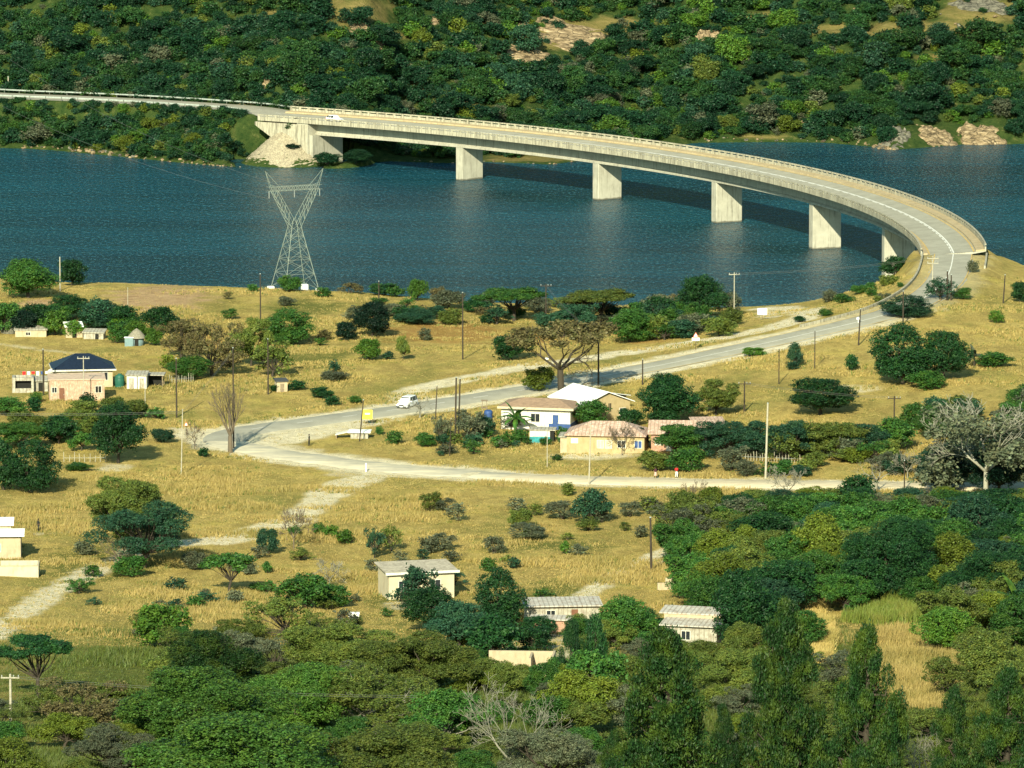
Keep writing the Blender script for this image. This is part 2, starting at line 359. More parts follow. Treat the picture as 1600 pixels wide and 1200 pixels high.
def ground_mat():
    m, N, b = newmat('ground_dry_grass'); p = N.pos()
    n1 = N.noise(p, .10, 5, .6); n2 = N.noise(p, 1.1, 5, .7); n3 = N.noise(N.mapping(p, (1, .5, 1)), .35, 5, .65)
    g = N.ramp(n1, [(.3, (.40, .285, .085)), (.5, (.52, .39, .125)), (.7, (.48, .375, .09))])
    g = N.mix(N.ramp(n3, [(.42, 0), (.62, .85)]), g, (.32, .235, .075)); g = N.mix(N.ramp(N.noise(N.mapping(p, (1, .45, 1)), .055, 4, .6), [(.5, 0), (.66, .75)]), g, (.23, .20, .055))
    g = N.mix(N.ramp(n2, [(.5, 0), (.75, .7)]), g, (.15, .13, .035))
    g = N.mix(N.ramp(N.noise(N.mapping(p, (1, .5, 1)), .09, 5, .65), [(.53, 0), (.68, .6)]), g, (.17, .19, .045))
    g = N.mix(N.math('MULTIPLY', N.attr('ocre'), .6), g, (.36, .17, .05))
    gg = N.ramp(n2, [(.3, (.045, .075, .015)), (.6, (.16, .17, .04)), (.8, (.30, .24, .08))])
    g = N.mix(N.attr('green'), g, gg)
    rk = N.ramp(N.noise(N.mapping(p, (.5, 1.6, 1)), .7, 6, .7), [(.33, (.20, .12, .06)), (.45, (.42, .27, .14)), (.62, (.55, .38, .21))])
    g = N.mix(N.attr('rock'), g, rk)
    dr = N.ramp(N.noise(p, .8, 6, .7), [(.3, (.52, .44, .28)), (.65, (.84, .74, .51))])
    g = N.mix(N.attr('dirt'), g, dr)
    fg = N.ramp(N.noise(p, .5, 6, .7), [(.35, (.02, .045, .012)), (.58, (.05, .075, .02)), (.78, (.20, .17, .07))])
    fc = N.ramp(N.noise(N.mapping(p, (.5, 1.5, 1)), .9, 6, .7), [(.3, (.11, .11, .03)), (.6, (.21, .165, .06)), (.75, (.30, .23, .11))])
    g = N.mix(N.attr('far'), g, N.mix(N.attr('clear'), fg, fc))
    N.l.new(g, b.inputs['Base Color']); b.inputs['Roughness'].default_value = 1; b.inputs['Specular IOR Level'].default_value = .05
    N.l.new(N.bump(N.noise(p, 2.5, 6, .7), .9, .5), b.inputs['Normal'])
    return m
gme.materials.append(ground_mat()); ground = link('ground', gme); tag(ground, 'dry grass slopes running down to the river banks', 'ground', kind='structure')
# water
def water_mat():
    m, N, b = newmat('river_water'); p = N.pos()
    big = N.noise(N.mapping(p, (.006, .03, 1)), 1, 3, .5)
    col = N.ramp(big, [(.38, (.0008, .024, .042)), (.62, (.005, .066, .104))])
    fw = N.noise(N.mapping(p, (1.7, .5, 1), (0, 0, R_(12))), 1.0, 3, .7)
    col = N.mix(N.ramp(fw, [(.50, 0), (.66, .42)]), col, (.09, .27, .31))  # pale streaks: foam and wave glints put into the base colour
    N.l.new(col, b.inputs['Base Color']); b.inputs['Roughness'].default_value = .22; b.inputs['IOR'].default_value = 1.33; b.inputs['Specular IOR Level'].default_value = .28
    w1 = N.noise(N.mapping(p, (1, .55, 1), (0, 0, R_(20))), .55, 3, .6); w2 = N.noise(N.mapping(p, (1.3, .45, 1), (0, 0, R_(12))), 1.2, 4, .7)
    h = N.math('ADD', w1, N.math('MULTIPLY', w2, .8))
    amp = N.ramp(big, [(.38, .6), (.6, 1.2)])
    h = N.math('MULTIPLY', h, amp)
    N.l.new(N.bump(h, 1.0, .9), b.inputs['Normal'])
    return m
wb = MB(); wb.add([(-330, 900, 0), (330, 900, 0), (330, 1640, 0), (-330, 1640, 0)], [(0, 1, 2, 3)])
tag(wb.build('river_water', water_mat()), 'wide teal river ruffled by wind under the curved bridge', 'water', kind='structure')
# ------------------------------------------------------------------ roads
def concrete(name, col, dirt=(.10, .09, .07), lo=.5, hi=.66, sz=1.0):
    m, N, b = newmat(name); v = N.pos()
    c = N.ramp(N.noise(v, .5 * sz, 6, .65), [(.3, tuple(x * .8 for x in col)), (.7, tuple(x * 1.12 for x in col))])
    st = N.noise(N.mapping(v, (2.6, 2.6, .16)), 1.0 * sz, 5, .75)
    c = N.mix(N.ramp(st, [(lo, 0), (hi, .75)]), c, dirt)
    sp = N.new('ShaderNodeSeparateXYZ'); N.l.new(v, sp.inputs[0]); c = N.mix(N.ramp(N.math('ADD', sp.outputs[2], N.math('MULTIPLY', N.noise(v, .8, 4), .5)), [(.42, .8), (.62, 0)]), c, (.07, .065, .045))
    N.l.new(c, b.inputs['Base Color']); b.inputs['Roughness'].default_value = .9; b.inputs['Specular IOR Level'].default_value = .15
    N.l.new(N.bump(N.noise(v, 6, 4), .3, .03), b.inputs['Normal'])
    return m
def asphalt_mat():
    m, N, b = newmat('asphalt'); v = N.pos()
    c = N.ramp(N.noise(v, .35, 6, .65), [(.3, (.33, .31, .24)), (.7, (.47, .44, .34))])
    c = N.mix(N.ramp(N.noise(v, 9, 3, .6), [(.35, .35), (.7, 0)]), c, (.12, .12, .10))
    N.l.new(c, b.inputs['Base Color']); b.inputs['Roughness'].default_value = .9; b.inputs['Specular IOR Level'].default_value = .2
    return m
ASPH = asphalt_mat(); CONC = concrete('concrete', (.41, .39, .31), lo=.52, hi=.7); CONCP = concrete('parapet_concrete', (.44, .405, .30), dirt=(.11, .10, .075), lo=.46, hi=.6, sz=1.3)
CONCW = concrete('walkway_concrete', (.44, .35, .21), lo=.55, hi=.7)
PAINT = mat('road_paint_white', (.72, .70, .62), .7, .15, 2); PAINTY = mat('road_paint_yellow', (.52, .36, .12), .8, .3, 1.2)
DIRTM = _dm = None
def dirt_mat():
    m, N, b = newmat('dirt_road'); v = N.pos()
    c = N.ramp(N.noise(N.mapping(v, (.4, 1.6, 1)), .8, 6, .7), [(.3, (.48, .39, .25)), (.65, (.70, .60, .41))])
    N.l.new(c, b.inputs['Base Color']); b.inputs['Roughness'].default_value = 1; b.inputs['Specular IOR Level'].default_value = .05
    return m
def frames(P):
    P = np.array(P); T = np.gradient(P[:, :2], axis=0); T /= np.linalg.norm(T, axis=1)[:, None]
    Nn = np.c_[T[:, 1], -T[:, 0]]; return P, T, Nn      # Nn points to the right of the way of travel
def ribbon(name, P, o0, o1, dz, m, parent=None, wob=0, dashes=None, cross=0.0, label=None, kind=None):
    P, T, Nn = frames(P); L = np.r_[0, np.cumsum(np.linalg.norm(np.diff(P[:, :2], axis=0), axis=1))]
    rows = []; k = 5 if o1 - o0 > 2 else 2
    for i in range(len(P)):
        w0 = o0 - wob * (vnoise(np.array(L[i] * .35), np.array(3.1)) - .5) * 2; w1 = o1 + wob * (vnoise(np.array(L[i] * .4), np.array(9.7)) - .5) * 2
        for j in range(k):
            o = w0 + (w1 - w0) * ((0, .06, .5, .94, 1)[j] if k == 5 else j / (k - 1)); rows.append((P[i, 0] + Nn[i, 0] * o, P[i, 1] + Nn[i, 1] * o, P[i, 2] + dz - (.16 if k == 5 and j in (0, 4) else 0)))
    fs = []
    for i in range(len(P) - 1):
        if dashes and (L[i] % dashes[1]) > dashes[0]: continue
        for j in range(k - 1): a = i * k + j; fs.append((a, a + 1, a + k + 1, a + k))
    me = npmesh(name, np.array(rows), np.array(fs), 4, True); me.materials.append(m); o = link(name, me, parent)
    if label: tag(o, label, 'road', kind=kind)
    return o
def dens(P, step=.5):
    P = np.array(P); L = np.r_[0, np.cumsum(np.linalg.norm(np.diff(P[:, :2], axis=0), axis=1))]; s = np.arange(0, L[-1], step)
    return np.c_[[np.interp(s, L, P[:, i]) for i in range(3)]].T
MAINd = dens(MAIN); LEFTd = dens(LEFT); LOWd = dens(LOW)
i0 = 24      # where the road leaves the bridge
def dusty():
    m, N, b = newmat('dusty_tar'); v = N.pos()
    c = N.ramp(N.noise(v, .35, 6, .65), [(.3, (.40, .36, .27)), (.7, (.55, .50, .37))])
    c = N.mix(N.ramp(N.noise(N.mapping(v, (.3, 1.2, 1)), .35, 5, .7), [(.46, 0), (.6, .8)]), c, (.72, .63, .43))
    N.l.new(c, b.inputs['Base Color']); b.inputs['Roughness'].default_value = .95; b.inputs['Specular IOR Level'].default_value = .1; return m
road = ribbon('tarred_road', MAINd[i0:470], -3.6, 3.6, 0, ASPH, wob=.25, label='grey tarred road curving down from the bridge and doubling back below the village', kind='structure')
ribbon('dusty_stretch', MAINd[469:], -3.5, 3.5, 0, dusty(), road, wob=.5)
ribbon('centre_line', MAINd[i0:330], -.09, .09, .02, PAINT, road, dashes=None)
ribbon('centre_line', MAINd[330:460], -.10, .10, .02, PAINT, road, dashes=(3, 9))
ribbon('edge_line', MAINd[i0:330], -3.35, -3.15, .02, PAINTY, road); ribbon('edge_line', MAINd[i0:330], 3.15, 3.35, .02, PAINTY, road)
ribbon('dirt_road', LOWd, -3.3, 3.3, .03, dirt_mat(), wob=.6, label='pale dirt road running right from the end of the tar', kind='structure')
lroad = ribbon('tarred_road', LEFTd[:-14], -5.3, 5.3, 0, ASPH, wob=.1, label='grey tarred road leading off the far end of the bridge along the river bank', kind='structure')
ribbon('centre_line', LEFTd[:-14], -.08, .08, .02, PAINT, lroad, dashes=(3, 9))
# ------------------------------------------------------------------ the bridge
def bsweep(mb, s0, s1, prof, step=1.5, close=True):
    """sweep a closed cross-section (offset, height above soffit) along the bridge curve"""
    n = max(2, int((s1 - s0) / step) + 1); ss = np.linspace(s0, s1, n); k = len(prof); vs = []
    for s in ss:
        for o, z in prof: vs.append(br(s, o, z))
    fs = []
    for i in range(n - 1):
        for j in range(k):
            a = i * k + j; b = i * k + (j + 1) % k; fs.append((a, b, b + k, a + k))
    fs.append(tuple(range(k))[::-1]); fs.append(tuple(range((n - 1) * k, n * k)))
    return mb.add(vs, fs)
def brect(mb, s0, s1, o0, o1, z0, z1, step=1.5): return bsweep(mb, s0, s1, [(o0, z0), (o1, z0), (o1, z1), (o0, z1)], step)
bp = br(90); bridge = empty('road_bridge', (bp[0], bp[1], 0), 0, 'long curved concrete road bridge on five square piers across the river', 'bridge')
def bb(mb, name, m, parent=bridge):
    o = mb.build(name, m, parent); 
    if parent is bridge: o.matrix_parent_inverse = Matrix.Translation((-bp[0], -bp[1], 0))
    return o
S0, S1 = -43.0, 250.0
mb = MB(); bsweep(mb, S0, 214, [(-3.0, -.35), (3.0, -.35), (3.0, 0), (2.6, .2), (2.6, 2.2), (-2.6, 2.2), (-2.6, .2), (-3.0, 0)]); bb(mb, 'box_girder', CONC)
mb = MB(); bsweep(mb, S0 - 6, S1, [(-5.5, 2.5), (-2.9, 2.203), (2.9, 2.203), (5.5, 2.5), (5.5, 2.62), (-5.5, 2.62)]); bb(mb, 'deck_slab', CONC)
for sg in (-1, 1):
    mb = MB(); a, b_ = sorted((sg * 5.503, sg * 5.75)); brect(mb, S0 - 14, S1, a, b_, 2.55, 3.42); bb(mb, 'parapet', CONCP)
    mb = MB(); a, b_ = sorted((sg * 5.48, sg * 5.78)); brect(mb, S0 - 14, S1, a, b_, 3.68, 3.90)
    s = S0 - 14
    while s < S1 - .3:
        a, b_ = sorted((sg * 5.53, sg * 5.73)); brect(mb, s, s + .55, a, b_, 3.42, 3.68, .55); s += 2.4
    bb(mb, 'hand_rail', CONCP)
    mb = MB(); a, b_ = sorted((sg * 5.49, sg * (3.95 if sg > 0 else 4.5))); brect(mb, S0 - 14, S1, a, b_, 2.63, 2.95); bb(mb, 'walkway', CONCW)
def bribbon(name, o0, o1, z, m, parent, s0=S0 - 14, s1=S1, dash=None):
    mb = MB(); s = s0
    while s < s1:
        e = min(s + (dash[0] if dash else 2.0), s1); q = [br(s, o0, z), br(s, o1, z), br(e, o1, z), br(e, o0, z)]; mb.add(q, [(0, 1, 2, 3)]); s += (dash[1] if dash else 2.0)
    return bb(mb, name, m, parent)
deck_road = bribbon('road_surface', -4.5, 3.95, 2.66, ASPH, bridge)
for o_, w_, m_, d_ in ((-.28, .11, PAINT, (3.0, 4.5)), (.05, .13, PAINT, None), (-4.2, .14, PAINTY, None), (3.6, .14, PAINTY, None)):
    q = bribbon('painted_line', o_ - w_, o_ + w_, 2.68, m_, deck_road, dash=d_, s0=(60 if o_ == -.28 else S0 - 14))
for i in range(5):
    s = i * BL; mb = MB()
    a = BA - s / BR; c, d = math.cos(a), math.sin(a)      # radial direction
    M = Matrix.Translation((BX + BR * c, BY + BR * d, 0)) @ Matrix.Rotation(a, 4, 'Z')
    top = BH + BG * s - .35
    mb.box(-2.95, 2.95, -1.05, 1.05, -4, top - .02, M)
    pier = bb(mb, 'pier', CONC)
    bv = pier.modifiers.new('bevel', 'BEVEL'); bv.width = .12; bv.segments = 2
    mb = MB(); mb.box(-2.4, -1.2, -.7, .7, top - .019, top + .1, M); mb.box(1.2, 2.4, -.7, .7, top - .019, top + .1, M)
# far abutment: block across the deck, wing walls
a = BA - (S0 - 1.6) / BR; M = Matrix.Translation((BX + BR * math.cos(a), BY + BR * math.sin(a), 0)) @ Matrix.Rotation(a, 4, 'Z')
ztop = BH + BG * S0
mb = MB(); mb.box(-5.45, 5.45, -1.7, 1.5, -3, ztop + 2.15, M); mb.box(-5.0, 5.0, -2.6, -1.71, -3, ztop - .4, M); bb(mb, 'abutment', CONC)
for sg in (-1, 1):
    mb = MB(); q = []
    for o in (sg * 5.5, sg * 5.0):
        for s_, z in ((S0 - .1, 2.2), (S0 - 15, 2.2), (S0 - 15, 1.5), (S0 - 1.6, -5.6), (S0 - .1, -7.0)): q.append(br(s_, o, z))
    mb.add(q, [(0, 1, 2, 3, 4), (9, 8, 7, 6, 5), (0, 5, 6, 1), (1, 6, 7, 2), (2, 7, 8, 3), (3, 8, 9, 4), (4, 9, 5, 0)]); bb(mb, 'wing_wall', CONCP)
# steel guard rail on the left road (far side and near side)
STEEL = mat('galvanised_steel', (.38, .42, .38), .5, .2, 2, metal=.3); STEELD = mat('guard_rail_post', (.10, .11, .09), .8)
def guardrail(P, off, i0, i1, label):
    P, T, Nn = frames(P); base = Vector((P[i0, 0] + Nn[i0, 0] * off, P[i0, 1] + Nn[i0, 1] * off, P[i0, 2]))
    e = empty('guard_rail', base, 0, label, 'guard rail'); mb = MB(); vs = []
    idx = list(range(i0, i1, 4))
    for i in idx:
        for do, z in ((0, .45), (.06, .52), (0, .6), (.06, .68), (0, .76), (-.04, .76), (-.04, .45)):
            o = off + do * np.sign(off) * -1; vs.append((P[i, 0] + Nn[i, 0] * o - base.x, P[i, 1] + Nn[i, 1] * o - base.y, P[i, 2] + z - base.z))
    fs = [(a * 7 + j, a * 7 + (j + 1) % 7, (a + 1) * 7 + (j + 1) % 7, (a + 1) * 7 + j) for a in range(len(idx) - 1) for j in range(7)]
    mb.add(vs, fs); mb.build('beam', STEEL, e)
    for i in list(range(i0, i1, 8))[:100]:
        o = off + .12 * np.sign(off); p = (P[i, 0] + Nn[i, 0] * o - base.x, P[i, 1] + Nn[i, 1] * o - base.y, P[i, 2] - base.z)
        pm = MB(); pm.box(p[0] - .07, p[0] + .07, p[1] - .07, p[1] + .07, p[2] - .6, p[2] + .74); pm.build('post', STEELD, e)
iv = int(np.argmin(np.abs(proj(LEFTd[:, 0], LEFTd[:, 1], LEFTd[:, 2])[0] + 60)))
guardrail(LEFTd, -5.6, iv, len(LEFTd) - 16, 'grey steel guard rail on the hill side of the road left of the bridge')
guardrail(LEFTd, 5.6, iv, len(LEFTd) - 34, 'grey steel guard rail above the river bank left of the bridge')
# concrete kerb running down the inner side of the bend after the bridge
mb = MB(); P, T, Nn = frames(MAINd)
def kerb(i0, i1, off, h, w, name, label, m):
    mb = MB(); vs = []; idx = list(range(i0, i1, 3)); b = Vector((P[i0, 0], P[i0, 1], P[i0, 2]))
    for i in idx:
        for do, z in ((0, -.3), (w, -.3), (w, h), (0, h)):
            o = off + do; vs.append((P[i, 0] + Nn[i, 0] * o - b.x, P[i, 1] + Nn[i, 1] * o - b.y, P[i, 2] + z - b.z))
    fs = [(a * 4 + j, a * 4 + (j + 1) % 4, (a + 1) * 4 + (j + 1) % 4, (a + 1) * 4 + j) for a in range(len(idx) - 1) for j in range(4)] + [(0, 1, 2, 3), tuple(range(len(vs) - 4, len(vs)))]
    mb.add(vs, fs); o = mb.build(name, m); o.location = b; tag(o, label, 'kerb'); return o
kerb(i0, 205, 5.2, .35, .3, 'roadside_kerb', 'low pale concrete kerb on the river side of the bend below the bridge', CONCP)
kerb(i0, 60, -6.0, .3, .3, 'roadside_kerb', 'short concrete kerb on the outer side of the bend at the bridge end', CONCP)
# ------------------------------------------------------------------ rocks
def rock_mat(name, a, b_, c):
    m, N, b = newmat(name); v = N.pos()
    n = N.noise(N.mapping(v, (.5, 1.5, 1.5)), .9, 7, .7)
    k = N.ramp(n, [(.32, a), (.5, b_), (.66, c)]); vo = N.new('ShaderNodeTexVoronoi', feature='DISTANCE_TO_EDGE'); vo.inputs['Scale'].default_value = .55; vo.inputs['Randomness'].default_value = 1; mv = N.mapping(v, (.6, 1.2, 1.6), (0, .5, .5)); nv = N.noise(v, .8, 3, .6, 1); av = N.new('ShaderNodeVectorMath', operation='ADD'); N.l.new(mv, av.inputs[0]); N.l.new(nv, av.inputs[1]); N.l.new(av.outputs[0], vo.inputs['Vector']); k = N.mix(N.ramp(vo.outputs[0], [(0, .9), (.07, 0)]), k, tuple(x * .5 for x in a))
    N.l.new(k, b.inputs['Base Color']); b.inputs['Roughness'].default_value = .95; b.inputs['Specular IOR Level'].default_value = .1
    N.l.new(N.bump(N.noise(v, 3, 6, .7), .6, .2), b.inputs['Normal']); return m
ROCK = rock_mat('granite', (.05, .04, .025), (.24, .175, .10), (.44, .34, .21)); ROCKG = rock_mat('grey_granite', (.05, .05, .04), (.14, .13, .10), (.25, .235, .175))
def outcrop(px, py, rx, ry, H, label, m=None, seed=0, steep=.42):
    p = at(px, py); s = sc_at(p); a = rx / s; b = max(2.2, min(ry / s / steep, a * 1.2)); n = 44
    u = np.linspace(-1.1, 1.1, n); U, Vv = np.meshgrid(u, u); X = p.x + U * a; Y = p.y + Vv * b
    h0 = hgrid(X, Y); q = np.sqrt(U * U + Vv * Vv) + (fbm(U * 2.2 + seed, Vv * 2.2, 3) - .45) * 1.3
    k = 1 - sstep(q, .45, 1.0)
    r = np.abs(fbm(X / 2.2 + Y / 3 + seed * 3.1, Y / 1.5 - X / 4, 4) - .46) * 4.6
    z = h0 - .5 + k * (H * (.35 + r * .9) * (.85 + .15 * Vv) + .5) - np.floor(r * 4) * .12 * H
    V = np.c_[(X - p.x).ravel(), (Y - p.y).ravel(), (z - p.z).ravel()]; I = np.arange(n * n).reshape(n, n)
    Fq = np.c_[I[:-1, :-1].ravel(), I[:-1, 1:].ravel(), I[1:, 1:].ravel(), I[1:, :-1].ravel()]
    me = npmesh('rock_outcrop', V, Fq, 4); me.materials.append(m or ROCK); o = link('rock_outcrop', me); o.location = p; tag(o, label, 'rock')
for i, q in enumerate([
    (905, 62, 118, 24, 1.5, 'large bare cream rock slabs on the hillside above the middle of the bridge'),
    (830, 88, 62, 14, 1.3, 'lower left rock slabs below the large bare ones on the hillside'),
    (572, 52, 44, 11, 1.3, 'streaked pale rock on the hillside beside the grassy clearing'),
    (462, 64, 20, 7, 1.0, 'small white rocks among bushes above the left end of the bridge'),
    (1106, 56, 22, 8, 1.2, 'lone tan boulder slab in the hillside trees'),
    (690, 38, 26, 10, 1.0, 'pale rocks among the trees at the top middle'),
    (1540, 12, 62, 14, 1.4, 'grey broken rocks at the top right corner'),
    (138, 20, 16, 12, 2.2, 'grey boulder face at the top left'),
    (1462, 214, 40, 14, 1.5, 'tan rock mass on the far shore, left one of two'),
    (1532, 212, 46, 18, 1.8, 'tan jagged rock mass on the far shore at the right'),
    (1396, 216, 30, 14, 1.6, 'dark-topped rock at the water left of the two tan masses'),
    (395, 157, 34, 6, .8, 'low pale rocks behind the guard rail near the bridge end'),
    (1350, 8, 30, 8, .8, 'small pale rock patch at the top right of the hillside')]):
    outcrop(*q, seed=i * 2.7, m=ROCKG if 'grey' in q[5] or 'dark' in q[5] else None)
def boulder_mesh(seed, n=10):
    r = np.random.default_rng(seed); V = []; Fq = []
    th = np.linspace(.0, np.pi, n); ph = np.arange(n + 2) * 2 * np.pi / (n + 2)
    T, Pp = np.meshgrid(th, ph, indexing='ij'); D = np.stack([np.sin(T) * np.cos(Pp), np.sin(T) * np.sin(Pp), np.cos(T)], -1).reshape(-1, 3)
    R = np.ones(len(D))
    for _ in range(9):
        a = unit_(r.normal(size=3)); c = r.uniform(.62, .95); d = D @ a; R = np.where(d > 1e-3, np.minimum(R, c / np.maximum(d, 1e-3)), R)
    V = D * R[:, None] * np.array([1, .8, .62]); k = n + 2
    for i in range(n - 1):
        for j in range(k): Fq.append((i * k + j, i * k + (j + 1) % k, (i + 1) * k + (j + 1) % k, (i + 1) * k + j))
    me = npmesh('boulder', V, np.array(Fq), 4); me.materials.append(ROCK if seed % 3 else ROCKG); return me
def unit_(v): return v / np.linalg.norm(v)
BM = [boulder_mesh(i) for i in range(6)]
rq = random.Random(3)
def boulder(X, Y, Z, r, label, group, name='boulder'):
    o = link(name, BM[rq.randrange(6)]); o.location = (X, Y, Z); o.scale = (r, r * rq.uniform(.7, 1), r * rq.uniform(.7, 1.1)); o.rotation_euler = (rq.uniform(-.3, .3), rq.uniform(-.3, .3), rq.uniform(0, 6)); tag(o, label, 'rock', group); return o
FEd = catmull([(a, b, 0) for a, b in FE], 2)
def shore_rocks(x0, x1, n, rmin, rmax, label, group, inl=(.0, 1.2)):
    PXs = proj(FEd[:, 0], FEd[:, 1], 0)[0]; idx = np.nonzero((PXs > x0) & (PXs < x1))[0]
    for _ in range(n):
        i = idx[rq.randrange(len(idx))]; p = FEd[i]; r = rq.uniform(rmin, rmax); Y = p[1] + rq.uniform(*inl); X = p[0] + rq.uniform(-1, 1)
        boulder(X, Y, max(0, float(hgrid(X, Y))) + r * .1, r, label, group)
shore_rocks(110, 220, 46, .35, .85, 'pale angular stone in the rock heap on the far left shore', 'stones heaped on the far left shore', (0, 2.2))
shore_rocks(0, 110, 16, .2, .5, 'small pale stone at the foot of the far left bank', 'stones along the far left shore')
shore_rocks(220, 385, 40, .2, .5, 'small pale stone on the waterline left of the stone cone', 'stones left of the stone cone')
shore_rocks(1095, 1380, 34, .2, .6, 'small pale stone on the waterline behind the bridge', 'stones along the far right shore')
shore_rocks(1370, 1420, 12, .6, 1.4, 'big boulder standing in the shallows on the far right shore', 'boulders in the shallows', (-1.5, 1))
shore_rocks(620, 900, 16, .2, .5, 'small pale stone on the waterline under the bridge', 'stones under the bridge')
for px, py, r in ((636, 150, .8), (705, 163, .5), (730, 163, .8), (728, 166, .5), (690, 170, .5), (1256, 192, .9), (1275, 192, .8), (1408, 158, .8), (1400, 166, .5), (1415, 172, .7), (1498, 40, .8), (1555, 28, .8), (350, 155, .8), (335, 152, .6), (372, 158, .7), (1493, 38, .5), (1470, 24, .4)):
    p = at(px, py); boulder(p.x, p.y, p.z + .1, r, 'whitish boulder showing among the bushes of the far hillside', 'boulders on the far hillside')
# stone-pitched cone under the far abutment
def pitching():
    N_ = 70; base = ath(446, 262, 0); cx_, cy_ = CONE; r0, r1, ht = 10.6, 2.4, 7.2
    vs = []; fs = []; K = 60
    for j in range(K + 1):
        t = j / K; r = r0 + (r1 - r0) * t
        for i in range(N_ + 1):
            a = R_(178 + 200 * i / N_); n = (vnoise(np.array(a * 9 * r / 3 + 50), np.array(t * 22.0)) - .5) * .32 + (vnoise(np.array(a * 22 * r / 3 + 90), np.array(t * 50.0)) - .5) * .2
            vs.append((r * math.cos(a) * 1.0, r * math.sin(a), -1.0 * (j == 0) + ht * t + float(n)))
    for j in range(K):
        for i in range(N_): a = j * (N_ + 1) + i; fs.append((a, a + 1, a + N_ + 2, a + N_ + 1))
    fs.append(tuple(range(K * (N_ + 1), (K + 1) * (N_ + 1))))
    m = MB(); m.add(vs, fs); mt, N, b = newmat('stone_pitching'); v = N.pos()
    vo = N.new('ShaderNodeTexVoronoi', feature='DISTANCE_TO_EDGE'); vo.inputs['Scale'].default_value = 1.7; N.l.new(v, vo.inputs['Vector'])
    c = N.ramp(N.noise(v, 1.2, 5, .7), [(.3, (.24, .20, .135)), (.65, (.37, .32, .22))]); c = N.mix(N.ramp(vo.outputs[0], [(0, .8), (.08, 0)]), c, (.12, .10, .07)); N.l.new(c, b.inputs['Base Color']); b.inputs['Roughness'].default_value = .95
    o = m.build('stone_cone', mt); o.location = (cx_, cy_, 0); tag(o, 'cream stone-pitched cone protecting the far bridge abutment at the water', 'embankment')
    plant('shrub', cx_ + .6, cy_ - 6.3, 3.6, 3.2, 1.2, 'black', 'dark low bush growing in the middle of the stone cone', parts=False)
# ------------------------------------------------------------------ plants: generators
def unit(v): return v / (np.linalg.norm(v, axis=-1, keepdims=True) + 1e-9)
def quads(C, Nrm, size, rng, asp=1.5, up=None):
    """leaf quads at C with normals Nrm"""
    n = len(C); r = unit(rng.normal(size=(n, 3))) if up is None else unit(up + rng.normal(size=(n, 3)) * .25)
    a = unit(np.cross(Nrm, r)); b = np.cross(Nrm, a) if up is None else unit(r - Nrm * np.sum(r * Nrm, 1, keepdims=True))
    s = size[:, None] * .5
    V = np.stack([C - a * s - b * s * asp, C + a * s * .9 - b * s * asp * .6, C + a * s * .55 + b * s * asp, C - a * s * .8 + b * s * asp * .8], 1)
    return V.reshape(-1, 3)
def tubes(segs, n=5):
    segs = np.array(segs, float); m = len(segs); p0, p1, r0, r1 = segs[:, :3], segs[:, 3:6], segs[:, 6], segs[:, 7]
    d = unit(p1 - p0); ref = np.where(np.abs(d[:, 2:3]) > .9, [[1., 0, 0]], [[0, 0, 1.]]); a = unit(np.cross(d, ref)); b = np.cross(d, a)
    t = np.arange(n) * 2 * np.pi / n; c, s = np.cos(t), np.sin(t)
    ring = a[:, None] * c[None, :, None] + b[:, None] * s[None, :, None]
    V = np.concatenate([p0[:, None] + ring * r0[:, None, None], p1[:, None] + ring * r1[:, None, None]], 1).reshape(-1, 3)
    k = np.arange(n); base = (np.arange(m) * 2 * n)[:, None]
    Fq = np.stack([base + k, base + (k + 1) % n, base + n + (k + 1) % n, base + n + k], -1).reshape(-1, 4)
    return V, Fq
def branch(rng, p, d, L, r, depth, segs, tips, spread=.6, up=.25, kids=(2, 4), shrink=.68, wig=.18):
    p = np.array(p, float); d = unit(np.array(d, float)); k = 3
    for i in range(k):
        q = p + d * L / k; r2 = r * (1 - .16)
        segs.append((*p, *q, r, r2)); p = q; r = r2; d = unit(d + rng.normal(size=3) * wig + np.array([0, 0, up * .3]))
        if depth > 1 and i > 0 and rng.random() < .5:
            dd = unit(d + rng.normal(size=3) * spread * 1.1 + np.array([0, 0, up * .5])); branch(rng, p, dd, L * shrink * .8, r * .55, depth - 1, segs, tips, spread, up, kids, shrink, wig)
    if depth <= 0: tips.append(p); return
    for _ in range(rng.integers(*kids)):
        dd = unit(d + rng.normal(size=3) * spread + np.array([0, 0, up]))
        branch(rng, p, dd, L * shrink * rng.uniform(.75, 1.15), r * .66, depth - 1, segs, tips, spread, up, kids, shrink, wig)
SIZES = {'s': (.075, 1100), 'm': (.038, 5600), 'l': (.019, 23000), 'x': (.0105, 85000)}
